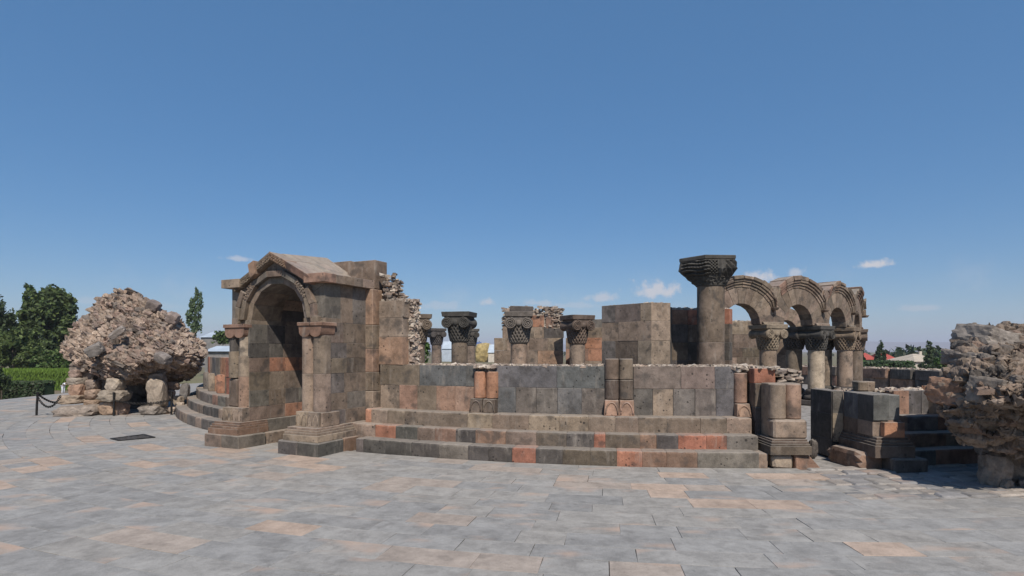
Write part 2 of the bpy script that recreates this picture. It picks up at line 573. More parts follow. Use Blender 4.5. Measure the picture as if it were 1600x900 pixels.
# ---- paving in rings round the church
def in_view(p, margin=60):
    if p.y < 3.6:
        return False
    px = 800 + FPX * p.x / p.y
    py = HZ + FPX * (EYE - p.z) / p.y
    return -margin < px < 1600 + margin and py < 900 + margin * 1.5
def cobble_zone(r, a):
    d = math.degrees(a)
    return 15.3 < r < 17.22 - 0.0 and d > 2.2 + (r - 15.3) * (-0.9)
def paving():
    rnd = random.Random(11)
    slabs = []
    r = 15.40
    row = 0
    while r < 25.5:
        w = rnd.uniform(.32, .41)
        a = radians(-125) + rnd.uniform(0, .05)
        patch = rnd.random()
        warm_row = rnd.random() < .3
        while a < radians(60):
            L = rnd.choice((.45, .55, .62, .7, .8, .9, 1.05)) * rnd.uniform(.9, 1.1)
            da = L / r
            am = a + da / 2
            c = pol(r + w / 2, am, 0)
            # skip the stretch nobody sees behind the boulder and outside the terrace
            if r + w < rout(am) - .05 and not cobble_zone(r + w / 2, am):
                t = noise.noise(Vector((c.x * .35, c.y * .35, 3.3)))
                q = rnd.random()
                near_step = max(0, 1 - (r - 15.4) / 2.8)
                pw = .05 + .16 * near_step + (.16 if t > .15 else 0)
                if q < pw:
                    col = (.38, .30, .25) if rnd.random() < .35 else (.33, .285, .255)
                elif q < pw + .30 + .25 * near_step:
                    col = (.295, .28, .265)
                elif q < .70:
                    col = (.265, .262, .262)
                elif q < .88:
                    col = (.285, .277, .270)
                else:
                    col = (.24, .238, .24)
                if q >= pw:
                    col = tuple(.272 * .35 + x * .65 for x in col)
                k = rnd.uniform(.95, 1.05)
                col = (col[0] * k * 1.03, col[1] * k * .99, col[2] * k * .93)
                slabs.append((r, w, a, da, col, c, rnd.uniform(-.0015, .0015), rnd.random()))
            a += da
        r += w
        row += 1
    def size(s):
        c = s[5]
        if not in_view(c):
            return 0
        return s[1] * s[3] * s[0] / max(1, c.y) ** 3
    slabs.sort(key=size, reverse=True)
    rest = MB()
    for i, (r, w, a, da, col, c, dz, q) in enumerate(slabs):
        g = .0014
        ga = g / r
        # a few slabs are split off with an oblique end
        cor = arcblock(r + g, r + w - g, a + ga, a + da - ga, -.06, dz)
        cor = [p + Vector((random.uniform(-.004, .004), random.uniform(-.004, .004), random.uniform(-.001, .001))) for p in cor]
        v, f = chex(cor, .0022)
        if i < 300:
            MB().add(v, f).build('paving_slab', M_PAVE, TERR, col)
        else:
            rest.add(v, f, col)
    rest.build('paving_far', M_PAVEA, TERR, kind='stuff')
    # the patch of rough old cobbles by the second doorway
    r = 15.32
    rows = []
    while r < 17.18:
        w = rnd.uniform(.19, .31)
        a = radians(2.4 - (r - 15.3) * .9) + rnd.uniform(0, .006)
        while a < radians(36):
            da = rnd.uniform(.22, .52) / r
            rows.append((r, min(w, 17.2 - r), a, da))
            a += da
        r += w
    for r, w, a, da in rows:
        if w < .08:
            continue
        jj = .035
        cor = arcblock(r + .008, r + w - .008, a + .008 / r, a + da - .008 / r, -.09, rnd.uniform(-.014, .008))
        off = [Vector((rnd.uniform(-jj, jj), rnd.uniform(-jj, jj) * .7, 0)) for _ in range(4)]
        cor = [p + off[i % 4] * (1 if i >= 4 else .9) + Vector((0, 0, rnd.uniform(-.008, .008))) for i, p in enumerate(cor)]
        v, f = chex(cor, .02)
        k = rnd.uniform(.85, 1.15)
        col = rnd.choice(((.27, .245, .22), (.23, .215, .205), (.30, .26, .225), (.21, .2, .195)))
        MB().add(v, f).build('cobble', M_PAVE, TERR, tuple(x * k for x in col))
paving()

# ------------------------------------------------------------------ stepped base
def worn(name, r0, r1, a0, a1, z0, z1, col, parent, wear=.024, n=11):
    """a step block on the ring whose top front edge is worn unevenly"""
    V, F = [], []
    sd = random.uniform(0, 99)
    m = 7
    for i in range(n):
        t = i / (n - 1)
        a = a0 + (a1 - a0) * t
        w = wear * (0.6 + 1.5 * abs(noise.noise(Vector((t * 3.4, sd, 0)))) + 1.2 * max(0, noise.noise(Vector((t * 9, sd, 4)))))
        if i in (0, n - 1):
            w *= 1.35
        dz = noise.noise(Vector((t * 2, sd, 5))) * .006
        df = noise.noise(Vector((t * 3, sd, 9))) * .006
        e = .006 if i in (0, n - 1) else 0
        for r, z in ((r0, z0), (r1 + df - e, z0), (r1 + df - e, z1 - w * 1.1 + dz), (r1 + df - w * .35 - e, z1 - w * .32 + dz),
                     (r1 + df - w * 1.2 - e, z1 + dz - e), ((r0 + r1) / 2, z1 - .002 - e), (r0, z1 - .003 - e)):
            V.append(pol(r, a, z))
    for i in range(n - 1):
        for k in range(m):
            k2 = (k + 1) % m
            F.append((i * m + k, i * m + k2, (i + 1) * m + k2, (i + 1) * m + k))
    F.append(tuple(range(m))); F.append(tuple((n - 1) * m + k for k in range(m)))
    return fixn(MB().add(V, F).build(name, M_TUFF, parent, col))

STEPS = empty('stepped_base', 'three long worn stone steps under the low wall right of the porch', 'steps', 'stone steps around the ruin')
R_BACK = (14.70, 14.45, 14.20)
def step_row(level, spec):
    z0 = (-.03, Z_STEP[0] - .05, Z_STEP[1] - .05)[level]
    R = R_STEP[level]
    for a, b, c in spec:
        g = .0016 / R
        worn('step_block', R_BACK[level], R + random.uniform(-.006, .006), pxang(a, R) + g, pxang(b, R) - g, z0, Z_STEP[level], pal(c), STEPS)
step_row(0, [(556, 567, 'grey'), (567, 602, 'dark'), (602, 643, 'dark'), (643, 686, 'dark'), (686, 731, 'grey'), (731, 763, 'dark'), (763, 800, 'dark'),
             (800, 837, 'red'), (837, 879, 'dark'), (879, 922, 'dbrown'), (922, 964, 'dbrown'), (964, 1004, 'red'),
             (1004, 1042, 'rbrown'), (1042, 1090, 'rbrown'), (1090, 1186, 'grey')])
step_row(1, [(548, 586, 'tan'), (586, 618, 'red'), (618, 652, 'dark'), (652, 679, 'brown'), (679, 712, 'rbrown'), (712, 743, 'dark'),
             (743, 790, 'rbrown'), (790, 838, 'brown'), (838, 885, 'dbrown'), (885, 928, 'dark'), (928, 946, 'red'), (946, 1000, 'dbrown'),
             (1000, 1026, 'rbrown'), (1026, 1060, 'dark'), (1060, 1104, 'red'), (1104, 1136, 'red'), (1136, 1185, 'grey')])
step_row(2, [(571, 580, 'orange'), (580, 605, 'tan'), (605, 632, 'brown'), (632, 730, 'brown'), (730, 769, 'tan'), (769, 826, 'brown'), (826, 874, 'tan'),
             (874, 919, 'tan'), (919, 962, 'brown'), (962, 998, 'brown'), (998, 1042, 'brown'), (1042, 1095, 'brown'), (1095, 1136, 'brown'), (1136, 1175, 'tan')])

STEPS_L = empty('stepped_base', 'three curved stone steps rounding away left of the porch', 'steps', 'stone steps around the ruin')
def left_steps():
    rnd = random.Random(4)
    for level in range(3):
        R = R_STEP[level]
        z0 = (-.03, Z_STEP[0] - .05, Z_STEP[1] - .05)[level]
        a = radians(-38.5)
        while a > radians(-84):
            da = rnd.uniform(.45, .8) / R
            c = rnd.choice(('grey', 'brown', 'grey', 'dark', 'tan', 'rbrown' if level else 'grey'))
            worn('step_block', R_BACK[level], R, a - da + .0016 / R, a - .0016 / R, z0, Z_STEP[level], pal(c), STEPS_L, n=5)
            a -= da
left_steps()
STEPS_R = empty('stepped_base', 'shaded stone steps behind the boulder at the right edge', 'steps', 'stone steps around the ruin')
def right_steps():
    rnd = random.Random(5)
    for level in range(3):
        R = R_STEP[level]
        z0 = (-.03, Z_STEP[0] - .05, Z_STEP[1] - .05)[level]
        a = radians(7.6) if level < 2 else radians(10.4)
        while a < radians(38):
            da = rnd.uniform(.5, .9) / R
            c = rnd.choice(('grey', 'brown', 'blue', 'dark', 'rbrown'))
            worn('step_block', R_BACK[level], R, a + .0016 / R, a + da - .0016 / R, z0, Z_STEP[level], pal(c), STEPS_R, n=5)
            a += da
right_steps()

# ------------------------------------------------------------------ rubble helpers
RUB = ((.47, .39, .31), (.40, .325, .26), (.31, .25, .205), (.55, .47, .39), (.27, .21, .17), (.40, .30, .235))
def rubble_on_arc(mb, r0, r1, a0, a1, zf, n, smin, smax, flat=.45, rnd=random):
    for _ in range(n):
        a = rnd.uniform(a0, a1); r = rnd.uniform(r0, r1)
        s = rnd.uniform(smin, smax)
        z = zf(a) if callable(zf) else zf
        rot = Euler((rnd.uniform(-.35, .35), rnd.uniform(-.35, .35), rnd.uniform(0, 6.3))).to_matrix()
        v, f = chunk(pol(r, a, z + s * flat * .25), (s, s * rnd.uniform(.5, .9), s * flat), rot)
        mb.add(v, f, shade(rnd.choice(RUB), rnd.uniform(.8, 1.15)))

# ------------------------------------------------------------------ low ring wall
def half_pair(parent, px0, px1, zs, cols, r_face, rad=None, single=False, group_label=None):
    """engaged half columns standing against the wall, drum by drum; sub-parts of one pair"""
    a0, a1 = pxang(px0, r_face + .1), pxang(px1, r_face + .1)
    n = 1 if single else 2
    first = None
    for k in range(n):
        b0 = a0 + (a1 - a0) * k / n; b1 = a0 + (a1 - a0) * (k + 1) / n
        am = (b0 + b1) / 2
        w = (b1 - b0) * (r_face + .1) / 2
        for i in range(len(zs) - 1):
            V, F = [], []
            m = 12
            wob = random.uniform(-.004, .004)
            prof = []
            z0, z1 = zs[i] + .002, zs[i + 1] - .002
            for z, rr in ((z0, w - .014), (z0 + .012, w - .002), (z1 - .012, w - .002), (z1, w - .014)):
                ring = [(-w + .004, -.12)] + [(-rr * cos(pi * t / m), rr * .95 * sin(pi * t / m)) for t in range(m + 1)] + [(w - .004, -.12)]
                for x, y in ring:
                    V.append(pol(r_face + y + wob, am + x / r_face, z))
            q = m + 3
            for L in range(3):
                for t in range(q):
                    t2 = (t + 1) % q
                    F.append((L * q + t, L * q + t2, (L + 1) * q + t2, (L + 1) * q + t))
            F.append(tuple(reversed(range(q)))); F.append(tuple(3 * q + t for t in range(q)))
            o = fixn(MB().add(V, F).build('half_column_drum', M_TUFF, parent, pal(cols[min(i, len(cols) - 1)][k % len(cols[0])]), smooth=True, angle=35))
    return

def niche_base(parent, px0, px1, z0, z1, cols, r_face, n=2):
    """base block of the half columns with little blind arches cut in its front"""
    a0, a1 = pxang(px0, r_face + .1), pxang(px1, r_face + .1)
    for k in range(n):
        b0 = a0 + (a1 - a0) * k / n; b1 = a0 + (a1 - a0) * (k + 1) / n
        W = (b1 - b0) * (r_face + .1); H = z1 - z0
        am = (b0 + b1) / 2
        # slanting block, wider at the foot
        cor = []
        for z, e, d in ((z0, .0, .18), (z1, -.012, .125)):
            cor += [pol(r_face + d, b0 - e / r_face, z), pol(r_face + d, b1 + e / r_face, z), pol(r_face - .1, b1, z), pol(r_face - .1, b0, z)]
        stone('base_block', cor, pal(cols[k % len(cols)]), parent, .01)
        # raised arch rib on the front
        pts = []
        for t in range(13):
            x = -cos(pi * t / 12) * (W * .40)
            zz = z0 + H * .12 + sin(pi * t / 12) * H * .72
            u = (zz - z0) / H
            pts.append(pol(r_face + .18 - .055 * u + .002, am + x / r_face, zz))
        v, f = tube(pts, .014, 5)
        MB().add(v, f).build('blind_arch', M_TUFF, parent, pal(cols[k % len(cols)]), smooth=True)

WALL = empty('ruined_wall', 'low curved ashlar wall with rubble top above the long steps', 'wall', 'remains of the ring wall')
def wall_row(z0, z1, spec, parent, R=R_WALL, depth=.26):
    for a, b, c in spec:
        p = random.uniform(-.006, .006)
        g = .0012 / R
        stone('ashlar_block', arcblock(R - depth, R + p, pxang(a, R) + g, pxang(b, R) - g, z0 + .001, z1 - .001), pal(c), parent, .006, .002)
zj = 1.128
wall_row(Z_STEP[2] - .02, zj, [(594, 624, 'tan'), (624, 652, 'pink'), (652, 682, 'brown'), (682, 711, 'pink'), (711, 745, 'pink'), (745, 775, 'grey'),
                               (775, 806, 'blue'), (806, 838, 'grey'), (838, 871, 'grey'), (871, 909, 'blue'), (909, 945, 'grey'), (945, 990, 'dark'),
                               (990, 1020, 'grey'), (1020, 1052, 'tan'), (1052, 1086, 'grey'), (1086, 1119, 'grey'), (1119, 1149, 'blue')], WALL)
wall_row(zj, Z_WALL, [(594, 655, 'brown'), (655, 728, 'blue'), (728, 745, 'blue'), (745, 774, 'grey'), (774, 870, 'blue'), (870, 945, 'blue'), (945, 990, 'dark'),
                      (990, 1064, 'purple'), (1064, 1117, 'purple'), (1117, 1149, 'blue')], WALL)
# the taller piece left standing beside the porch
wall_row(Z_WALL, 2.02, [(592, 629, 'pink')], WALL)
wall_row(2.02, 2.38, [(592, 629, 'tan')], WALL)
wall_row(2.38, 2.70, [(592, 630, 'tan')], WALL)
a_hi = pxang(629, R_WALL)
for z0, z1, c in ((Z_WALL, 2.0, 'pink'), (2.0, 2.45, 'brown'), (2.45, 2.72, 'tan')):
    stone('ashlar_block', arcblock(R_WIN, R_WIN + .16, pxang(598, R_WALL), a_hi - .003, z0 + .001, z1 - .001), pal(c), WALL, .006)
def wall_core():
    a0, a1 = pxang(596, R_WALL), pxang(1170, R_WALL)
    def prof(a):
        if a < a_hi - .002:
            return 2.70
        return Z_WALL - .035
    n = 90
    V, F = [], []
    for i in range(n + 1):
        a = a0 + (a1 - a0) * i / n
        zt = prof(a) + noise.noise(Vector((a * 60, 1, 1))) * .012
        V += [pol(R_WIN + .12, a, .5), pol(R_WALL - .2, a, .5), pol(R_WALL - .2, a, zt), pol(R_WIN + .12, a, zt)]
    for i in range(n):
        for k in range(4):
            k2 = (k + 1) % 4
            F.append((4 * i + k, 4 * i + k2, 4 * i + 4 + k2, 4 * i + 4 + k))
    F.append((0, 1, 2, 3)); F.append(tuple(4 * n + k for k in range(4)))
    fixn(MB().add(V, F).build('wall_core', M_MORTAR, WALL))
    # back face blocks (seen only over the top and from the doorway)
    a = a_hi + .004
    while a < a1 - .01:
        da = random.uniform(.6, 1.0) / R_WIN
        stone('back_block', arcblock(R_WIN, R_WIN + .15, a, min(a + da, a1) - .0015, 0, Z_WALL - .03 + random.uniform(-.02, .02)), pick(('brown', 'tan', 'grey')), WALL, .008)
        a += da
    rb = MB()
    rnd = random.Random(3)
    rubble_on_arc(rb, R_WIN + .04, R_WALL - .05, a_hi + .006, a1, Z_WALL - .02, 900, .045, .13, .4, rnd)
    rubble_on_arc(rb, R_WALL - .12, R_WALL - .03, a_hi + .006, a1, Z_WALL, 330, .03, .085, .4, rnd)
    # heap over the first pair of half columns and towards the doorway
    rubble_on_arc(rb, R_WALL - .2, R_WALL + .1, pxang(744, R_WALL), pxang(776, R_WALL), Z_WALL - .035, 70, .05, .13, .5, rnd)
    rubble_on_arc(rb, R_WIN, R_WALL + .02, pxang(1146, R_WALL), a1, lambda a: Z_WALL - .06, 120, .05, .15, .4, rnd)
    # broken end of the tall piece: core showing
    for z in [Z_WALL + i * .035 for i in range(36)]:
        for _ in range(8):
            s = rnd.uniform(.04, .095)
            slope = max(0, 1.9 - z) * .06
            v, f = chunk(pol(rnd.uniform(R_WIN + .14, R_WALL - .22), a_hi + rnd.uniform(-.001, .004) + slope / 14 * rnd.random(), z),
                         (s * 1.3, s, s * .6), Euler((rnd.uniform(-.4, .4), rnd.uniform(-.4, .4), rnd.uniform(0, 6))).to_matrix())
            rb.add(v, f, shade(rnd.choice(RUB), rnd.uniform(.85, 1.2)))
    # rubble crest above it, next to the porch
    for _ in range(380):
        t = rnd.random()
        a = pxang(592, R_WALL) + t * (a_hi - pxang(592, R_WALL))
        zt = 2.72 + max(0.0, .60 * (1 - t * 2.3))
        z = rnd.uniform(2.68, zt)
        s = rnd.uniform(.05, .11)
        v, f = chunk(pol(rnd.uniform(R_WIN + .05, R_WALL - .06), a, z), (s * 1.3, s, s * .55),
                     Euler((rnd.uniform(-.3, .3), rnd.uniform(-.3, .3), rnd.uniform(0, 6))).to_matrix())
        rb.add(v, f, shade(rnd.choice(RUB), rnd.uniform(.65, .95)))
    rb.build('rubble', M_ROCKA, WALL, kind='stuff')
wall_core()
# engaged half columns of the wall
niche_base(WALL, 735, 775, Z_STEP[2] - .005, .925, ('dbrown', 'dbrown'), R_WALL)
half_pair(WALL, 738, 776, (.93, 1.40), (('orange', 'orange'),), R_WALL)
niche_base(WALL, 944, 991, Z_STEP[2] - .005, .945, ('pink', 'pink'), R_WALL)
half_pair(WALL, 945, 990, (.95, 1.28, 1.63), (('dbrown', 'dbrown'), ('brown', 'brown')), R_WALL)
niche_base(WALL, 1150, 1172, Z_STEP[2] - .005, .90, ('pink',), R_WALL, 1)
half_pair(WALL, 1150, 1171, (.905, 1.40), (('pink',),), R_WALL, single=True)

# ------------------------------------------------------------------ porch
PH = radians(25.3)
PM = Vector((-4.46, 10.087, 0))
PP = Vector((sin(PH), cos(PH), 0))               # into the building
PU = Vector((PP.y, -PP.x, 0))                    # to the right along the front
def pw(s, t, z):
    return PM + PU * s + PP * t + Vector((0, 0, z))
PORCH = empty('stone_porch', 'gabled stone porch with an open round archway and twin half columns', 'porch')
def pbox(name, s0, s1, t0, t1, z0, z1, col, ch=.006, j=.002, mat=None):
    c = [pw(s0, t0, z0), pw(s1, t0, z0), pw(s1, t1, z0), pw(s0, t1, z0), pw(s0, t0, z1), pw(s1, t0, z1), pw(s1, t1, z1), pw(s0, t1, z1)]
    return stone(name, c, col, PORCH, ch, j, mat)
T0 = .39                        # front plane of the jamb piers
HW, OW = 1.16, .66              # half width of porch and of the opening
ZCAP, ZA = 2.255, 2.335         # top of capitals, arch centre
ZK0, ZK1, ZAP = 2.94, 3.095, 3.555   # cornice bottom and top, ridge
TW = 1.58                       # where the porch meets the ring wall
rp = random.Random(21)
for sg in (-1, 1):
    def sp(a, b):
        return (a, b) if sg > 0 else (-b, -a)
    a, b = sp(.47, .93); pbox('plinth_block', a, b, 0, .60, -.03, .225, pal('dark' if sg > 0 else 'grey'), .022, .008)
    a, b = sp(.932, 1.385); pbox('plinth_block', a, b, 0, .64, -.03, .228, pal('dark' if sg > 0 else 'brown'), .022, .008)
    a, b = sp(1.0, 1.383); pbox('plinth_block', a, b, .643, 1.02, -.03, .227, pal('rbrown'), .02, .006)
    a, b = sp(1.0, 1.380); pbox('plinth_block', a, b, 1.023, 1.30, -.03, .225, pal('rbrown'), .02, .006)
    a, b = sp(.475, .99); pbox('plinth_block', a, b, .645, 1.35, -.03, .222, pal('brown'), .025, .008)
    a, b = sp(.48, .99); pbox('plinth_block', a, b, 1.353, 2.1, -.03, .222, pal('grey'), .025, .008)
    # moulded second base
    for k, (g, z0, z1) in enumerate(((.0, .225, .335), (.022, .336, .378), (.045, .379, .416), (.075, .417, .452))):
        a, b = sp(.56 + g * .3, 1.335 - g); pbox('base_moulding', a, b, .045 + g, .74, z0, z1, pal('tan' if sg > 0 else 'rbrown'), .005, .001)
        a, b = sp(.9, 1.33 - g); pbox('base_moulding', a, b, .743, 1.10, z0, z1, pal('tan'), .005, .001)
        a, b = sp(.9, 1.325 - g); pbox('base_moulding', a, b, 1.103, 1.45, z0, z1, pal('brown'), .005, .001)
    for t0, t1 in ((.745, 1.30), (1.303, 1.9), (1.903, 2.6)):
        a, b = sp(.58, .895); pbox('base_block', a, b, t0, t1, .224, .452, pick(('brown', 'grey', 'dark')), .01)
ZC = (.455, .71, 1.01, 1.36, 1.63, 1.90, ZCAP + .005)
side_cols = {1: [['grey', 'brown'], ['brown', 'grey'], ['grey', 'brown'], ['brown', 'dbrown'], ['grey', 'brown'], ['brown', 'brown']],
             -1: [['tan', 'brown', 'grey'], ['grey', 'brown', 'grey'], ['brown', 'tan', 'brown'], ['brown', 'orange', 'orange'], ['dark', 'grey', 'brown'], ['grey', 'dark', 'brown']]}
for sg in (-1, 1):
    for i in range(len(ZC) - 1):
        z0, z1 = ZC[i], ZC[i + 1]
        if sg > 0:
            cuts = [T0, rp.uniform(.85, 1.0), TW - .02, 2.45]
        else:
            cuts = [T0, rp.uniform(.78, .9), rp.uniform(1.16, 1.28), rp.uniform(1.6, 1.75), 2.45]
        for k in range(len(cuts) - 1):
            lo, hi = (OW, HW) if sg > 0 else (-HW, -OW)
            nm = side_cols[sg][i][k] if k < len(side_cols[sg][i]) else rp.choice(('grey', 'brown', 'tan'))
            if sg < 0 and i == 0 and k == 2:
                nm = 'orange'
            e = rp.uniform(-.003, .003)
            if cuts[k] > 1.3:
                lo, hi = (OW, HW - .12) if sg > 0 else (-HW + .12, -OW)
            pbox('wall_block', lo + e, hi + e, cuts[k] + .001, cuts[k + 1] - .001, z0 + .001, z1 - .001, pal(nm), .005)
    # pinkish strip where porch meets the ring wall
    zs = (.66, 1.0, 1.36, 1.80, 2.25, 2.93)
    for i in range(len(zs) - 1):
        lo, hi = (HW - .12, HW + .17) if sg > 0 else (-HW - .17, -HW + .12)
        pbox('corner_pilaster', lo, hi, TW - .10, TW + .25, zs[i] + .0005, zs[i + 1] - .0005, pal(('tan', 'brown', 'pink', 'tan', 'pink')[i]), .012)
    # one tall course over the capitals
    cuts = (T0 + .04, .80, 1.12, TW - .02, 2.45)
    for k in range(len(cuts) - 1):
        lo, hi = (.93, HW) if sg > 0 else (-HW, -.93)
        if k > 2:
            lo, hi = (.93, HW - .12) if sg > 0 else (-HW + .12, -.93)
        if k == 0:
            continue
        pbox('wall_block', lo, hi, cuts[k] + .001, cuts[k + 1] - .001, ZCAP + .006, ZK0 - .002, pick(('grey', 'brown', 'brown')), .005)
# twin half columns on the jamb piers
def porch_drum(s, z0, z1, col, r=.13, t=T0 + .04):
    V, F = [], []
    m = 14
    q = m + 3
    for z, rr in ((z0 + .0005, r - .005), (z0 + .006, r), (z1 - .006, r), (z1 - .0005, r - .005)):
        ring = [(-r + .003, .1)] + [(-rr * cos(pi * k / m), -rr * .98 * sin(pi * k / m)) for k in range(m + 1)] + [(r - .003, .1)]
        V += [pw(s + x, t + y, z) for x, y in ring]
    for L in range(3):
        for k in range(q):
            k2 = (k + 1) % q
            F.append((L * q + k, L * q + k2, (L + 1) * q + k2, (L + 1) * q + k))
    F.append(tuple(range(q))); F.append(tuple(3 * q + k for k in range(q)))
    return fixn(MB().add(V, F).build('half_column_drum', M_TUFF, PORCH, col, smooth=True, angle=35))
S1, S2 = .795, 1.055
for s, cols in ((S1, ('tan', 'tan')), (S2, ('tan', 'brown'))):
    porch_drum(s, .70, 1.36, pal(cols[0]))
    porch_drum(s, 1.36, 2.02, pal(cols[1]))
# the left pair is damaged: one drum lost to a flat stump
porch_drum(-S1, .70, 1.28, pal('pink'))
porch_drum(-S1, 1.28, 1.66, pal('tan'))
porch_drum(-S1, 1.66, 2.02, pal('pale'), .11)
pbox('broken_drum', -S2 - .12, -S2 + .125, T0 - .05, T0 + .03, .70, 1.22, pal('dbrown'), .03, .02)
porch_drum(-S2, 1.25, 1.75, pal('brown'))
porch_drum(-S2, 1.75, 2.02, pal('dark'), .118)
for sg in (-1, 1):
    for s in (S1, S2):
        s *= sg
        c = pal('tan')
        f0 = T0 - .15
        c8 = [pw(s - .131, f0 - .02, .452), pw(s + .131, f0 - .02, .452), pw(s + .131, T0 + .1, .452), pw(s - .131, T0 + .1, .452),
              pw(s - .129, f0, .705), pw(s + .129, f0, .705), pw(s + .129, T0 + .1, .705), pw(s - .129, T0 + .1, .705)]
        stone('base_block', c8, c, PORCH, .006)
        for w in (-.065, .065):
            pts = [pw(s + w - cos(pi * k / 10) * .048, f0 - .016 + .016 * sin(pi * k / 10), .475 + (0 if k in (0, 10) else .06) + sin(pi * k / 10) * .12) for k in range(11)]
            v, f = tube(pts, .010, 5)
            MB().add(v, f).build('blind_arch', M_TUFF, PORCH, c, smooth=True)
    # the base returns along the side of the pier
    lo, hi = (S2 + .133, HW + .075) if sg > 0 else (-HW - .075, -S2 - .133)
    if hi - lo > .01:
        pbox('base_block', min(lo, hi), max(lo, hi), T0 - .12, .70, .452, .70, pal('tan'), .01)
    # capitals: slab over a scalloped block, wrapping the corner
    lo, hi = (.655, 1.215) if sg > 0 else (-1.215, -.655)
    dep = .24 if sg > 0 else .04
    cc = pal('rbrown')
    cap = pbox('capital', lo, hi, T0 - .125, T0 + dep + .02, 2.192, ZCAP, shade(cc, 1.15), .008)
    lo2, hi2 = lo + .02, hi - .02
    poly = [(lo2, 2.19), (lo2 + .015, 2.07)]
    n = 2
    wseg = (hi2 - lo2 - .03) / n
    for k in range(n):
        x0 = lo2 + .015 + k * wseg
        for q in range(1, 9):
            a = pi * q / 9
            poly.append((x0 + wseg * (1 - cos(a)) / 2, 2.085 - .085 * sin(a)))
        poly.append((x0 + wseg, 2.085))
    poly.append((hi2, 2.19))
    v, f = prism(poly, lambda p: pw(p[0], T0 - .105, p[1]), lambda p: pw(p[0], T0 + dep, p[1]))
    fixn(MB().add(v, f).build('capital_scallop', M_TUFF, cap, cc))

# arch rings, spandrels, gable
def _i(o, t):
    return (o[0], t, o[1])
def ring_block(name, r0, r1, a0, a1, t0, t1, col, outer=None, ch=.005, parent=None):
    def P(r, a, t):
        return pw(r * cos(a), t, ZA + r * sin(a))
    c = [P(r0, a0, t0), P(r0, a1, t0), P(r0, a1, t1), P(r0, a0, t1)]
    if outer:
        o0, o1 = outer(a0), outer(a1)
        c += [pw(*_i(o0, t0)), pw(*_i(o1, t0)), pw(*_i(o1, t1)), pw(*_i(o0, t1))]
    else:
        c += [P(r1, a0, t0), P(r1, a1, t0), P(r1, a1, t1), P(r1, a0, t1)]
    return stone(name, c, col, parent or PORCH, ch, .001)
SR = .88                        # where the raking gable lands on the cornice
KR = (ZAP - ZK1) / SR
GAP = ZAP - .16
def bound(a):
    """point where the ray at angle a from the arch centre meets the porch outline"""
    cx, sx = abs(cos(a)), sin(a)
    best = (HW - .002) / cx if cx > 1e-6 else 9
    if sx > 1e-6:
        r_top = (ZK0 - .002 - ZA) / sx
        if r_top * cx >= SR - .02:
            best = min(best, r_top)
        else:
            best = min(best, (GAP - ZA) / (sx + KR * cx))
    return (best * cos(a), ZA + best * sx)
# stilt below the arch, both sides
for sg in (-1, 1):
    lo, hi = (OW, HW) if sg > 0 else (-HW, -OW)
    pbox('springer_block', lo, hi, T0 + .03, T0 + .75, ZCAP + .001, ZA - .001, pick(('grey', 'brown')), .005)
nv = 7
for k in range(nv):
    a0, a1 = pi * k / nv, pi * (k + 1) / nv
    ring_block('voussoir', OW, OW + .125, a0 + .002, a1 - .002, T0 + .05, T0 + .75, pick(('grey', 'brown', 'grey')))
for k in range(7):
    a0, a1 = pi * k / 7, pi * (k + 1) / 7
    c = pal('brown') if k in (1, 5) else pick(('grey', 'brown'))
    o = ring_block('archivolt_stone', OW + .127, OW + .235, a0 + .003, a1 - .003, T0 - .03, T0 + .5, c, ch=.008)
    if k in (1, 5):       # carved vine on two of the stones
        for i in range(6):
            for jn in range(3):
                a = a0 + (a1 - a0) * (i + .5 + (jn % 2) * .3) / 6.4
                r = OW + .15 + jn * .033
                v, f = chunk(pw(r * cos(a), T0 - .032, ZA + r * sin(a)), (.036, .03, .03), Euler((0, rp.uniform(-1, 1), rp.uniform(0, 6))).to_matrix())
                MB().add(v, f).build('carved_leaf', M_TUFF, o, c)
ca = atan2(ZK0 - .002 - ZA, SR)
cb = atan2(ZK0 - .002 - ZA, HW - .002)
angs = [0, cb, ca, radians(56), radians(74), pi / 2, radians(106), radians(124), pi - ca, pi - cb, pi]
for k in range(len(angs) - 1):
    a0, a1 = angs[k] + .0015, angs[k + 1] - .0015
    ring_block('spandrel_block', OW + .237, 0, a0, a1, T0 + .03, T0 + .42, pick(('grey', 'brown', 'grey')), outer=bound)
# raised outer hood at the feet of the arch
for sg in (-1, 1):
    a0, a1 = (-.08, radians(34)) if sg > 0 else (pi - radians(34), pi + .08)
    for k in range(2):
        b0, b1 = a0 + (a1 - a0) * k / 2, a0 + (a1 - a0) * (k + 1) / 2
        ring_block('hood_stone', OW + .237, OW + .345, b0 + .002, b1 - .002, T0 - .055, T0 + .3, pal('brown'), ch=.01)
    lo, hi = (OW + .25, OW + .40) if sg > 0 else (-OW - .40, -OW - .25)
    pbox('hood_stop', lo, hi, T0 - .06, T0 + .2, ZCAP + .001, ZCAP + .11, pal('brown'), .012)
# barrel vault behind
for k in range(9):
    a0, a1 = pi * k / 9, pi * (k + 1) / 9
    for t0, t1 in ((T0 + .752, 1.7), (1.702, 2.45)):
        ring_block('vault_stone', OW + random.uniform(0, .006), OW + .28, a0 + .001, a1 - .001, t0, t1, pick(('grey', 'brown', 'dark')))
for sg in (-1, 1):
    lo, hi = (OW, .93) if sg > 0 else (-.93, -OW)
    pbox('springer_block', lo, hi, T0 + .752, 2.45, ZCAP + .001, ZA + .02, pick(('grey', 'brown')), .005)
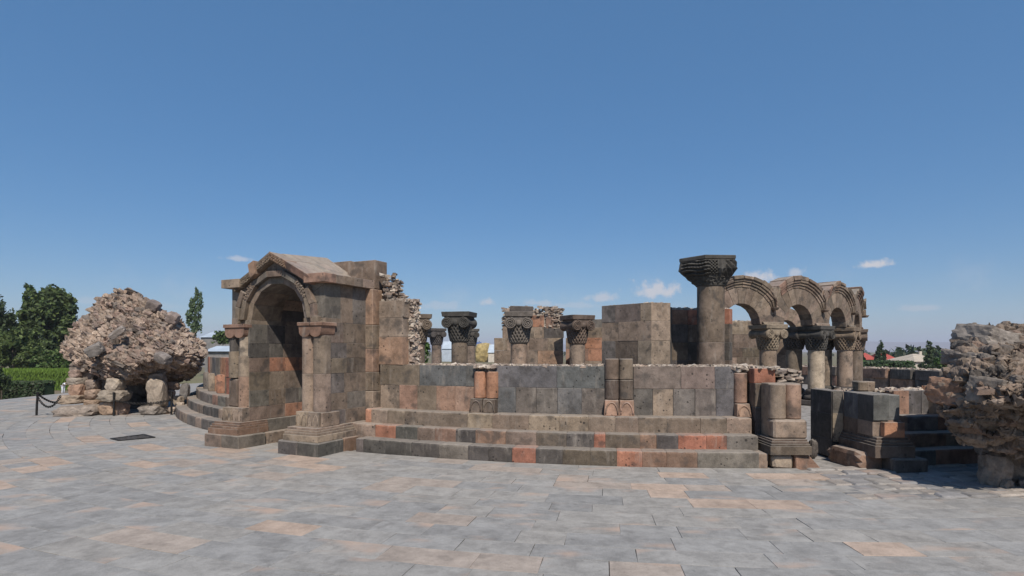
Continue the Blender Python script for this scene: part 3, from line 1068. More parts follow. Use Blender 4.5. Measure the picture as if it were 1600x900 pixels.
# fill above the vault, under the roof
for t0, t1 in ((T0 + .423, 1.3), (1.303, 2.35)):
    v, f = prism([(-1.08, ZK0 - .05), (-.72, ZK0 - .05), (-.45, 3.2), (.45, 3.2), (.72, ZK0 - .05), (1.08, ZK0 - .05), (1.08, ZK0 + .05), (.8, 3.02), (0, GAP - .02), (-.8, 3.02), (-1.08, ZK0 + .05)],
                 lambda p: pw(p[0], t0, p[1]), lambda p: pw(p[0], t1, p[1]))
    fixn(MB().add(v, f).build('roof_core', M_MORTAR, PORCH))
# cornice: side runs with a short return on the front, the gable rising between the returns
COV = .115
for sg in (-1, 1):
    cuts = (.56, .78, 1.02, 1.28, TW + .02)
    def side(a, b):
        return (a, b) if sg > 0 else (-b, -a)
    for k in range(len(cuts) - 1):
        a, b = side(HW - .3, HW + COV)
        pbox('cornice_block', a, b, cuts[k] + .001, cuts[k + 1] - .001, ZK0, ZK1 + random.uniform(-.004, .004), pick(('pink', 'tan', 'tan', 'brown')), .006)
    a, b = side(.80, HW + COV + .002)
    pbox('cornice_block', a, b, T0 - COV, .558, ZK0, ZK1 + .003, pal('pink' if sg > 0 else 'tan'), .006)
def rake(s0, s1, dz, col, th=.155, t0=T0 - COV, t1=.56, jj=.005, carve=True):
    zz = lambda s: ZAP - KR * abs(s) + dz
    c8 = [pw(s0, t0 + .02, zz(s0) - th), pw(s1, t0 + .02, zz(s1) - th), pw(s1, t1, zz(s1) - th), pw(s0, t1, zz(s0) - th),
          pw(s0, t0 - .02, zz(s0)), pw(s1, t0 - .02, zz(s1)), pw(s1, t1, zz(s1)), pw(s0, t1, zz(s0))]
    o = stone('raking_cornice', c8, col, PORCH, .01, jj)
    if carve:
        n = max(3, int(abs(s1 - s0) / .045))
        for i in range(n):
            for jn in (0, 1, 2):
                s = s0 + (s1 - s0) * (i + .5) / n
                v, f = chunk(pw(s, t0 - .004, zz(s) - .035 - jn * .045), (.038, .03, .036), Euler((0, rp.uniform(-1, 1), atan2(PU.y, PU.x))).to_matrix())
                MB().add(v, f).build('carving', M_TUFF, o, shade(col, .92))
    return o
rake(-.02, .36, 0, pal('rbrown'))
rake(.363, .93, -.004, pal('rbrown'), carve=False)
rake(-.36, -.024, 0, pal('brown'), t0=T0 - .09)
rake(-.50, -.365, .035, pal('pink'), .24, t0=T0 - .15, carve=False)
rake(-.98, -.505, -.04, pal('brown'), .14, t0=T0 - .07)
# roof slabs
for sg in (-1, 1):
    tt = (.55, .74, .95, 1.16, 1.38, TW + .12)
    for k in range(len(tt) - 1):
        for s0, s1 in ((.0, .30), (.30, .61), (.61, .92)):
            e = random.uniform(-.003, .003)
            z0, z1 = ZAP - .012 - KR * s0 + e, ZAP - .012 - KR * s1 + e
            ua, ub = .085 * (tt[k] - .55), .085 * (tt[k + 1] - .55)
            a, b = (s0, s1) if sg > 0 else (-s0, -s1)
            w0, w1 = 1 - s0, 1 - s1
            c8 = [pw(a, tt[k] + .001, z0 - .12), pw(b, tt[k] + .001, z1 - .12), pw(b, tt[k + 1] - .001, z1 - .12), pw(a, tt[k + 1] - .001, z0 - .12),
                  pw(a, tt[k] + .001, z0 + ua * w0), pw(b, tt[k] + .001, z1 + ua * w1), pw(b, tt[k + 1] - .001, z1 + ub * w1), pw(a, tt[k + 1] - .001, z0 + ub * w0)]
            stone('roof_slab', c8, pal('tan', .06), PORCH, .004, .0015)
# masonry standing on the ring wall behind the porch roof
pbox('upper_block', .60, 1.28, TW + .03, 1.98, 2.95, 3.50, pal('brown'), .01)
pbox('upper_block', .12, .597, TW + .13, 2.05, 2.95, 3.54, pal('brown'), .01)
pbox('upper_block', -1.1, .117, TW + .15, 2.05, 2.95, 3.3, pal('grey'), .01)
pbox('upper_block', .98, 1.36, TW + .26, 1.99, 2.1, 2.948, pal('tan'), .01)

# ------------------------------------------------------------------ wall remains left of the porch
WALL_L = empty('ruined_wall', 'short stained wall stub with blind half columns left of the porch', 'wall', 'remains of the ring wall')
rl = random.Random(8)
a = radians(-38.6)
cols = ['orange', 'red', 'grey', 'blue', 'orange', 'tan', 'brown', 'grey']
i = 0
while a > radians(-59):
    da = rl.uniform(.45, .62) / R_WALL
    for z0, z1 in ((Z_STEP[2] - .02, 1.10), (1.10, 1.60)):
        stone('ashlar_block', arcblock(R_WALL - .5, R_WALL + rl.uniform(-.01, .03), a - da + .001, a - .001, z0 + .001, z1 - .001), pal(rl.choice(cols)), WALL_L, .012)
    if i % 2 == 1:
        V, F = lathe([(.14, 0), (.15, .02), (.15, .43), (.13, .47)], 12, *pol(R_WALL + .0, a - da / 2)[:2], Z_STEP[2])
        MB().add(V, F).build('half_column_drum', M_TUFF, WALL_L, pal(rl.choice(('tan', 'orange', 'grey'))), smooth=True, angle=35)
    a -= da; i += 1
p = pol(R_WALL + .05, a - .012)
stone('loose_block', arcblock(R_WALL - .3, R_WALL + .12, a - .03, a - .004, Z_STEP[2], Z_STEP[2] + .34), pal('pale'), WALL_L, .02, .01)

# ------------------------------------------------------------------ doorway piers of the second portal
JL = empty('doorway_pier', 'broken doorway pier with pink engaged half columns at the end of the steps', 'pier', 'piers of the second doorway')
def qbox(name, x0, x1, y0, y1, z0, z1, col, parent, ch=.01, j=.003, rz=0.0, mat=None):
    cx, cy = (x0 + x1) / 2, (y0 + y1) / 2
    def R(x, y):
        dx, dy = x - cx, y - cy
        return cx + dx * cos(rz) - dy * sin(rz), cy + dx * sin(rz) + dy * cos(rz)
    b = [R(x0, y0), R(x1, y0), R(x1, y1), R(x0, y1)]
    return stone(name, [(x, y, z0) for x, y in b] + [(x, y, z1) for x, y in b], col, parent, ch, j, mat)
# recessed face behind: red upper block and dark lower ones
xr0, xr1 = at(1170, 600, 9.35).x, at(1200, 600, 9.2).x
qbox('ashlar_block', 3.88, 4.22, 9.22, 9.95, 1.24, 1.48, pal('red'), JL)
qbox('ashlar_block', 3.885, 4.33, 9.20, 9.95, .86, 1.238, pal('dbrown'), JL)
qbox('ashlar_block', 3.885, 4.33, 9.19, 9.95, .35, .858, pal('dark'), JL)
qbox('ashlar_block', 4.335, 4.62, 9.2, 9.95, .4, 1.22, pal('brown'), JL)
qbox('ashlar_block', 4.50, 4.62, 9.55, 9.98, 1.222, 1.43, pal('brown'), JL)
# front pier with two half columns
def free_drum(parent, cx, cy, r, z0, z1, col, n=18, name='half_column_drum'):
    V, F = lathe([(r - .012, 0), (r, .012), (r, z1 - z0 - .014), (r - .012, z1 - z0 - .002)], n, cx, cy, z0)
    return MB().add(V, F).build(name, M_TUFF, parent, col, smooth=True, angle=35)
qbox('ashlar_block', 3.97, 4.47, 8.92, 9.18, .43, 1.255, pal('brown'), JL)
free_drum(JL, 4.075, 8.86, .125, .72, 1.25, pal('tan'))
free_drum(JL, 4.31, 8.86, .125, .72, 1.25, pal('pink'))
qbox('base_block', 3.955, 4.455, 8.69, 8.95, .43, .715, pal('tan'), JL, .03, .012)
for k, (g, z0, z1) in enumerate(((0, .20, .33), (.015, .331, .362), (.03, .363, .40), (.045, .401, .428))):
    qbox('base_moulding', 3.86 + g, 4.48 - g, 8.60 + g, 9.25, z0, z1, pal('dbrown'), JL, .005, .001)
qbox('plinth_block', 3.70, 3.86, 8.68, 9.3, -.03, .215, pal('tan'), JL, .02, .01)
qbox('plinth_block', 3.93, 4.24, 8.66, 9.2, -.03, .195, pal('pale'), JL, .04, .02)
cw = [(4.25, 8.62, -.03), (4.66, 8.64, -.03), (4.62, 9.2, -.03), (4.25, 9.2, -.03), (4.25, 8.64, .205), (4.45, 8.66, .2), (4.45, 9.2, .2), (4.25, 9.2, .205)]
stone('plinth_block', cw, pal('rbrown'), JL, .015, .006)
rb = MB()
rr = random.Random(6)
for _ in range(130):
    s = rr.uniform(.06, .16)
    x, y = rr.uniform(3.95, 4.62), rr.uniform(9.2, 9.9)
    z = 1.24 + rr.random() * .2 if x > 4.22 else 1.48
    v, f = chunk((x, y, z), (s * 1.2, s * .8, s * .35), Euler((rr.uniform(-.2, .2), rr.uniform(-.2, .2), rr.uniform(0, 6))).to_matrix())
    rb.add(v, f, shade(rr.choice(RUB), rr.uniform(.7, 1.0)))
for _ in range(160):
    s = rr.uniform(.05, .13)
    v, f = chunk((rr.uniform(3.62, 4.0), rr.uniform(9.45, 10.0), 1.46 + rr.random() * .05), (s * 1.2, s * .8, s * .4), Euler((rr.uniform(-.2, .2), rr.uniform(-.2, .2), rr.uniform(0, 6))).to_matrix())
    rb.add(v, f, shade(rr.choice(RUB), rr.uniform(.8, 1.1)))
rb.build('rubble', M_ROCKA, JL, kind='stuff')
rs2 = MB()

JR = empty('doorway_pier', 'dark shaded doorway pier with one pale lit edge left of the boulder', 'pier', 'piers of the second doorway')
def vquad(name, pts, z0, z1, col, parent, ch=.008, j=.002):
    """block over a plan quadrilateral"""
    return stone(name, [(x, y, z0) for x, y in pts] + [(x, y, z1) for x, y in pts], col, parent, ch, j)
zt = 1.10
A0, A1, B1 = (5.235, 10.1), (5.255, 9.47), (5.41, 9.50)
for z0, z1, c in ((.0, .30, 'dark'), (.30, .72, 'dark'), (.72, zt, 'dark')):  # left-turned face: its shade put into dark stone colour
    vquad('ashlar_block', [A1, (5.42, 9.495), (5.50, 10.1), A0], z0 + .001, z1 - .001, pal(c), JR)
for z0, z1, c in ((.27, .74, 'tan'), (.74, zt + .002, 'grey')):  # narrow lit edge: sunlight put in as paler stone
    vquad('ashlar_block', [(5.262, 9.455), (5.405, 9.40), (5.43, 9.494), (5.28, 9.468)], z0, z1, pal(c), JR, .005)
# flank facing left, then the front
for y0, y1, z0, z1, c in ((8.98, 9.39, .30, .70, 'dbrown'), (8.98, 9.39, .70, zt, 'blue'), (8.60, 8.978, .48, .70, 'brown'), (8.60, 8.978, .70, zt, 'dark')):
    vquad('ashlar_block', [(5.385, y0), (5.62, y0), (5.62, y1), (5.405 if y1 > 9 else 5.385, y1)], z0 + .001, z1 - .001, pal(c), JR)
for x0, x1, z0, z1, c in ((5.622, 5.80, .72, zt, 'blue'), (5.622, 5.83, .48, .718, 'rbrown')):
    qbox('ashlar_block', x0, x1, 8.61, 9.6, z0, z1, pal(c), JR)
qbox('ashlar_block', 5.385, 5.618, 8.58, 8.598, .72, zt + .001, pal('blue'), JR, .003, 0)
qbox('base_block', 5.50, 5.80, 8.50, 8.60, .48, .70, pal('orange'), JR, .015)
for g, z0, z1 in ((0, .18, .36), (.02, .361, .40), (.04, .401, .44), (.06, .441, .478)):
    qbox('base_moulding', 5.33 + g, 5.92 - g, 8.45 + g, 9.4, z0, z1, pal('dbrown'), JR, .005, .001)
rock('broken_plinth', (5.36, 9.0, .09), (.52, .92, .36), pal('rbrown'), JR, rot=.10, rough=.045, seed=3, boxy=1.0, mat=M_TUFF, sub=3)
qbox('plinth_block', 5.55, 6.05, 8.36, 9.3, -.03, .178, pal('dark'), JR, .02, .01)
rock('loose_stone', (4.97, 9.5, .14), (.13, .14, .34), pal('dark'), JR, seed=9, mat=M_TUFF)
qbox('broken_stub', 5.60, 5.74, 9.30, 9.5, zt, zt + .17, pal('brown'), JR, .02, .01)
qbox('broken_stub', 5.745, 5.88, 9.32, 9.5, zt, zt + .16, pal('tan'), JR, .012, .005)

WALL_R = empty('ruined_wall', 'low lit wall with pink and grey blocks behind the right boulder', 'wall', 'remains of the ring wall')
rw = random.Random(14)
zt2 = 1.085
wall_row(Z_STEP[2] - .02, zt2, [(1396, 1420, 'pink'), (1420, 1440, 'blue'), (1440, 1458, 'blue')], WALL_R)
a = pxang(1458, R_WALL)
while a < radians(37):
    da = rw.uniform(.4, .7) / R_WALL
    stone('ashlar_block', arcblock(R_WALL - .26, R_WALL, a + .0012, a + da, Z_STEP[2] - .02, zt2), pal(rw.choice(('pink', 'grey', 'tan', 'blue'))), WALL_R, .008)
    a += da
niche_base(WALL_R, 1459, 1480, Z_STEP[2] - .005, .9, ('tan',), R_WALL, 1)
half_pair(WALL_R, 1459, 1479, (.905, 1.16), (('orange',),), R_WALL, single=True)
V = []
aa0, aa1 = radians(6.2), radians(37)
n = 40
F = []
for i in range(n + 1):
    a = aa0 + (aa1 - aa0) * i / n
    V += [pol(R_WIN, a, .0), pol(R_WALL - .2, a, .0), pol(R_WALL - .2, a, zt2 - .03), pol(R_WIN, a, zt2 - .03)]
for i in range(n):
    for k in range(4):
        k2 = (k + 1) % 4
        F.append((4 * i + k, 4 * i + k2, 4 * i + 4 + k2, 4 * i + 4 + k))
F.append((0, 1, 2, 3)); F.append(tuple(4 * n + k for k in range(4)))
fixn(MB().add(V, F).build('wall_core', M_MORTAR, WALL_R))
rb = MB()
rubble_on_arc(rb, R_WIN, R_WALL - .04, aa0, aa1, zt2 - .02, 420, .04, .12, .4, rw)
rb.build('rubble', M_ROCKA, WALL_R, kind='stuff')

# far side of the ring, seen from inside: sawtooth of blocks, mostly in shade
WALL_F = empty('ruined_wall', 'far dark curved wall of upright blocks below the red roofs', 'wall', 'remains of the ring wall')
rf = random.Random(17)
a = radians(82)
while a < radians(150):
    da = rf.uniform(1.25, 1.8) / R_WIN
    top = .93 + rf.uniform(-.03, .03)
    d = rf.uniform(.10, .2)
    for z0, z1, inn in ((0, .5, d * .3), (.5, top, d)):
        c = [pol(R_WIN - inn, a + .002, z0), pol(R_WIN, a + da - .002, z0), pol(R_WALL, a + da - .002, z0), pol(R_WALL, a + .002, z0),
             pol(R_WIN - inn, a + .002, z1 - .002), pol(R_WIN, a + da - .002, z1 - .002), pol(R_WALL, a + da - .002, z1 - .002), pol(R_WALL, a + .002, z1 - .002)]
        stone('ashlar_block', c, pal(rf.choice(('dark', 'brown', 'dark', 'blue', 'rbrown'))), WALL_F, .02, .012)
    a += da
rb = MB()
rubble_on_arc(rb, R_WIN + .05, R_WALL - .05, radians(82), radians(150), .93, 500, .07, .2, .5, rf)
rb.build('rubble', M_ROCKA, WALL_F, kind='stuff')

# ------------------------------------------------------------------ masonry inside: piers
def run(parent, A, B, thick, zs, L, cols, rnd, ch=.008, proud=.0):
    """course work along A->B, face on the right-hand side of the direction of travel, body to the left"""
    A, B = Vector((*A, 0)), Vector((*B, 0))
    d = (B - A); ln = d.length; d.normalize()
    nrm = Vector((-d.y, d.x, 0))
    for i in range(len(zs) - 1):
        t = 0.0
        first = True
        while t < ln - 1e-6:
            w = rnd.uniform(*L)
            if first and i % 2:
                w *= .6
            first = False
            if ln - t - w < L[0] * .55:
                w = ln - t
            p0, p1 = A + d * (t + .001), A + d * (t + w - .001)
            e = rnd.uniform(-.005, .005)
            o = nrm * thick
            c = [p0 + nrm * e, p1 + nrm * e, p1 + o, p0 + o]
            stone('ashlar_block', [q + Vector((0, 0, zs[i] + .001)) for q in c] + [q + Vector((0, 0, zs[i + 1] - .001)) for q in c], pal(rnd.choice(cols)), parent, ch, .002)
            t += w
def core(parent, pts, z0, z1, mat=None, name='rubble_core'):
    v, f = prism(pts, lambda p: Vector((p[0], p[1], z0)), lambda p: Vector((p[0], p[1], z1)))
    return fixn(MB().add(v, f).build(name, mat or M_MORTAR, parent))
def rubble_poly(parent, pts, z, n, smin, smax, rnd, spread=.03):
    xs = [p[0] for p in pts]; ys = [p[1] for p in pts]
    def inside(x, y):
        c = False
        for i in range(len(pts)):
            x0, y0 = pts[i]; x1, y1 = pts[i - 1]
            if (y0 > y) != (y1 > y) and x < (x1 - x0) * (y - y0) / (y1 - y0) + x0:
                c = not c
        return c
    mb = MB()
    k = 0
    while k < n:
        x, y = rnd.uniform(min(xs), max(xs)), rnd.uniform(min(ys), max(ys))
        if not inside(x, y):
            continue
        k += 1
        s = rnd.uniform(smin, smax)
        v, f = chunk((x, y, z + rnd.uniform(0, spread)), (s * 1.2, s * .8, s * .45), Euler((rnd.uniform(-.3, .3), rnd.uniform(-.3, .3), rnd.uniform(0, 6))).to_matrix())
        mb.add(v, f, shade(rnd.choice(RUB), rnd.uniform(.75, 1.05)))
    return mb.build('rubble', M_ROCKA, parent, kind='stuff')

rn = random.Random(31)
PIER = empty('masonry_pier', 'angular ashlar pier with a curved niche behind the eagle column', 'pier', 'central piers')
ZP = (0, .5, 1.0, 1.42, 2.02, 2.52, 2.98)
pA, pB, pC = (2.43, 15.6), (3.49, 14.42), (4.02, 14.62)
run(PIER, pA, pB, .28, ZP, (.55, .85), ('brown', 'dbrown', 'purple', 'tan', 'rbrown', 'grey'), rn)
run(PIER, pB, pC, .28, ZP, (.6, .7), ('tan', 'brown', 'tan'), rn)
arc = [pC, (3.99, 15.1), (4.12, 15.6), (4.45, 16.0), (4.95, 16.2), (5.5, 16.1), (5.95, 15.75)]
for i in range(len(arc) - 1):
    zz = ZP if i < 3 else (0, .5, 1.0, 1.5, 2.0, 2.5, 2.92)
    run(PIER, arc[i], arc[i + 1], .25, zz[:-1], (.5, .8), ('dark', 'dbrown', 'dark'), rn)  # eagle column's shadow in the niche put into dark block colours
    run(PIER, arc[i], arc[i + 1], .25, zz[-2:], (.5, .8), ('red', 'rbrown') if i > 2 else ('dark',), rn)
corep = [(2.62, 15.62), (3.52, 14.62), (3.86, 14.75), (3.84, 15.2), (4.0, 15.75), (4.4, 16.16), (4.95, 16.36), (5.5, 16.3), (6.0, 15.95), (6.2, 16.6), (5.2, 17.0), (3.4, 16.9)]
core(PIER, corep, 0, 2.93)
rubble_poly(PIER, corep, 2.94, 260, .08, .2, rn)

PIER_L = empty('masonry_pier', 'rubble-topped pier with an orange block behind the left basket column', 'pier', 'central piers')
Yl = 20.2
def atx(px, Y):
    return (px - 800) / FPX * Y
zl = [0, .6, 1.2, 1.62, 2.06, 2.5]
run(PIER_L, (atx(772, Yl), Yl), (atx(880, Yl), Yl), .7, (0, .7, 1.3, 1.78, 2.22), (.6, .95), ('brown', 'tan', 'brown', 'pink'), rn)
run(PIER_L, (atx(785, Yl), Yl + .02), (atx(800, Yl), Yl + .02), .66, (2.222, 2.62), (.6, .9), ('brown',), rn)
run(PIER_L, (atx(800, Yl), Yl + .03), (atx(850, Yl), Yl + .03), .6, (2.222, 2.60), (.6, .9), ('brown', 'tan'), rn)
run(PIER_L, (atx(850, Yl), Yl + .02), (atx(881, Yl), Yl + .02), .6, (2.222, 2.56), (.7, .9), ('dark',), rn)
run(PIER_L, (atx(830, Yl), Yl + .05), (atx(850, Yl), Yl + .05), .5, (2.602, 3.02), (.4, .6), ('orange',), rn)
run(PIER_L, (atx(853, Yl), Yl + .06), (atx(868, Yl), Yl + .06), .5, (2.562, 2.95), (.4, .6), ('rbrown',), rn)
core(PIER_L, [(atx(788, Yl), Yl + .12), (atx(878, Yl), Yl + .12), (atx(876, Yl), Yl + .68), (atx(790, Yl), Yl + .68)], 0, 3.12)
mb = MB()
for _ in range(520):
    x = rn.uniform(atx(786, Yl), atx(879, Yl)); z = rn.uniform(2.5, 3.34 - .12 * abs(noise.noise(Vector((x * 2, 0, 0)))))
    if atx(828, Yl) < x < atx(851, Yl) and z < 3.0:
        continue
    s = rn.uniform(.07, .16)
    v, f = chunk((x, Yl + rn.uniform(.0, .2) + .06, z), (s * 1.3, s, s * .5), Euler((rn.uniform(-.2, .2), rn.uniform(-.25, .25), rn.uniform(0, 6))).to_matrix())
    mb.add(v, f, shade(rn.choice(RUB), rn.uniform(.7, 1.0)))
mb.build('rubble', M_ROCKA, PIER_L, kind='stuff')
stone('capping_block', [(atx(797, Yl - .1), Yl - .1, 3.10), (atx(833, Yl - .1), Yl - .1, 3.10), (atx(833, Yl - .1), Yl + .3, 3.10), (atx(797, Yl - .1), Yl + .3, 3.10),
                        (atx(797, Yl - .1), Yl - .1, 3.34), (atx(833, Yl - .1), Yl - .1, 3.32), (atx(833, Yl - .1), Yl + .3, 3.32), (atx(797, Yl - .1), Yl + .3, 3.34)], pal('dark'), PIER_L)

LOWW = empty('low_wall', 'low block wall with orange stone behind the right basket column', 'wall')
run(LOWW, (atx(884, 21.0), 21.0), (atx(960, 21.0), 20.4), .6, (0, .8, 1.4, 1.84, 2.24), (.7, 1.1), ('brown', 'tan', 'pink', 'orange'), rn)
run(LOWW, (atx(905, 21.0), 21.1), (atx(960, 21.0), 20.6), .5, (2.242, 2.62), (.7, 1.1), ('grey', 'brown'), rn)
run(LOWW, (atx(918, 21.0), 21.15), (atx(960, 21.0), 20.7), .4, (2.622, 2.92), (.7, 1.1), ('grey', 'tan'), rn)

PIER_R = empty('masonry_pier', 'plain brown pier seen through the first arch of the arcade', 'pier', 'central piers')
run(PIER_R, (atx(1126, 23.5), 23.5), (atx(1193, 23.5), 23.7), .8, (0, .8, 1.5, 1.9, 2.45, 2.98), (.8, 1.2), ('brown', 'tan', 'dbrown', 'brown'), rn)
rubble_poly(PIER_R, [(atx(1126, 23.5), 23.6), (atx(1193, 23.5), 23.8), (atx(1193, 23.5), 24.2), (atx(1126, 23.5), 24.2)], 2.96, 60, .1, .22, rn)
PIER_S = empty('masonry_pier', 'slim pilaster wall just behind the first arcade column', 'pier', 'central piers')
run(PIER_S, (atx(1214, 21.2), 21.2), (atx(1231, 21.2), 21.2), .5, (0, .9, 1.6, 2.1, 2.75), (.6, .8), ('tan', 'brown'), rn)

# ------------------------------------------------------------------ columns
def spiral_tube(r0, turns, rad, y, sgn, cx, cz):
    pts = []
    n = int(18 * turns)
    for i in range(n + 1):
        t = i / n
        r = r0 * (1 - t) ** .8 + .006
        a = sgn * (2 * pi * turns * t) + pi / 2
        pts.append((cx + r * cos(a), y, cz + r * sin(a)))
    return tube(pts, rad, 5)

def basket_column(label, x, y, rs, zcap, ztop, rot=0.0, ccol='dark', scol='brown', drums=2, detail=True, plinth=True, group='basket-capital columns', wide=1.0, shaft_cols=None):
    t = empty('column', label, 'column', group, (x, y, 0))
    t.rotation_euler.z = rot
    # base
    if plinth:
        pb = rs * 1.55
        v, f = chex([(-pb, -pb, 0), (pb, -pb, 0), (pb, pb, 0), (-pb, pb, 0), (-pb, -pb, .16), (pb, -pb, .16), (pb, pb, .16), (-pb, pb, .16)], .015)
        MB().add(v, f).build('plinth', M_DARK, t, pal('dark'))
        prof = [(rs * 1.3, .16), (rs * 1.48, .20), (rs * 1.5, .25), (rs * 1.42, .30), (rs * 1.2, .33), (rs * 1.18, .38), (rs * 1.28, .42), (rs * 1.3, .46), (rs * 1.2, .50), (rs * 1.02, .52)]
        v, f = lathe(prof, 28)
        MB().add(v, f).build('base', M_DARK, t, pal('dark'), smooth=True)
    zb = .52 if plinth else 0
    zs = [zb + (zcap - zb) * k / drums for k in range(drums + 1)]
    for k in range(drums):
        h = zs[k + 1] - zs[k]
        tp = 1 - .015 * k
        v, f = lathe([((rs - .012) * tp, .0), (rs * tp, .01), (rs * tp * .99, h - .012), ((rs - .012) * tp * .99, h - .002)], 32, 0, 0, zs[k])
        MB().add(v, f).build('shaft_drum', M_TUFF, t, pal((shaft_cols or [scol])[k % len(shaft_cols or [scol])]), smooth=True, angle=35)
    # bell with basket weave
    H = ztop - zcap
    ab = H * .16
    hb = H * .66
    rtop = rs * 1.45 * wide
    cc = pal(ccol)
    nz, na = (36, 176) if detail else (24, 110)
    def prof_r(u):
        return rs * 1.03 + (rtop - rs * 1.03) * (u ** .6)
    nw = 20
    def weave(a, z, r):
        u = z / hb
        if u < .04:
            return 0
        p = a / (2 * pi) * nw
        q = u * 3.2
        b1 = cos(2 * pi * (p + q)); b2 = cos(2 * pi * (p - q))
        return .034 * (max(b1, b2) - .6) if u < .9 else .01
    prof = [(prof_r(k / nz), hb * k / nz) for k in range(nz + 1)]
    v, f = lathe(prof, na, 0, 0, zcap, fn=weave)
    cap = MB().add(v, f).build('capital', M_DARK, t, cc, smooth=True, angle=60)
    # cushion between the volutes
    wv = rs * 1.56 * wide
    vr = H * .18
    zv = zcap + H * .635
    v, f = chex([(-wv * .62, -wv * .93, zv - vr * .35), (wv * .62, -wv * .93, zv - vr * .35), (wv * .62, wv * .93, zv - vr * .35), (-wv * .62, wv * .93, zv - vr * .35),
                 (-wv * .9, -wv * .95, ztop - ab), (wv * .9, -wv * .95, ztop - ab), (wv * .9, wv * .95, ztop - ab), (-wv * .9, wv * .95, ztop - ab)], .02)
    MB().add(v, f).build('cushion', M_DARK, cap, cc)
    xv = wv * 1.02 - vr * .9
    for sx in (-1, 1):
        # roll from front to back with a waist
        pts, rad = [], []
        for k in range(9):
            u = k / 8
            pts.append((sx * xv, -wv + 2 * wv * u, zv))
            rad.append(vr * (.72 + .28 * abs(2 * u - 1) ** 1.5))
        v, f = tube(pts, rad, 18)
        MB().add(v, f).build('volute_roll', M_DARK, cap, cc, smooth=True, angle=45)
        if detail:
            for sy in (-1, 1):
                v, f = spiral_tube(vr * .95, 3.0, vr * .12, sy * (wv + .012), sx, sx * xv, zv)
                MB().add(v, f).build('volute_spiral', M_DARK, cap, cc, smooth=True)
    for sy in (-1, 1):
        v, f = lathe([(vr * .55, 0), (vr * .5, .02), (vr * .15, .035)], 14)
        v = [(p[0], sy * (wv * .93 + p[2]), p[1] + zv + vr * .05) for p in v]
        fixn(MB().add(v, f).build('rosette', M_DARK, cap, cc, smooth=True))
    wa = wv * 1.06
    v, f = chex([(-wa * .96, -wa * .96, ztop - ab), (wa * .96, -wa * .96, ztop - ab), (wa * .96, wa * .96, ztop - ab), (-wa * .96, wa * .96, ztop - ab),
                 (-wa, -wa, ztop), (wa, -wa, ztop), (wa, wa, ztop), (-wa, wa, ztop)], .012)
    MB().add(jit(v, .003), f).build('abacus', M_DARK, cap, cc)
    return t

def colpos(px, Y):
    return atx(px, Y), Y
face = lambda x, y: -atan2(x, y)
x, y = colpos(811, 18.3)
basket_column('basket capital column with two spiral volutes in front of the rubble-topped pier', x, y, .27, 2.0, 2.99, face(x, y) - .02, ccol='grey', scol='tan')
x, y = colpos(902, 19.3)
basket_column('basket capital column turned to show two faces, left of the angular pier', x, y, .265, 1.99, 2.95, face(x, y) + .55, ccol='dbrown', scol='brown', shaft_cols=['brown', 'tan'])
x, y = colpos(718, 19.2)
basket_column('dark worn basket capital column standing alone in the left gap', x, y, .275, 2.06, 3.05, face(x, y) - .32, ccol='dark', scol='brown', wide=1.05)
x, y = colpos(652, 20.0)
basket_column('brown basket capital column half hidden by the broken wall end', x, y, .27, 2.02, 3.03, face(x, y) + .15, ccol='brown', scol='brown')
x, y = colpos(682, 31.5)
basket_column('small far basket capital column with a broken volute in the left gap', x, y, .27, 2.1, 3.0, face(x, y) + .3, ccol='dark', scol='brown', detail=False)
x, y = colpos(735, 31.0)
basket_column('small far basket capital column peeking out behind the dark worn one', x, y, .27, 2.06, 2.95, face(x, y) + .1, ccol='dark', scol='brown')

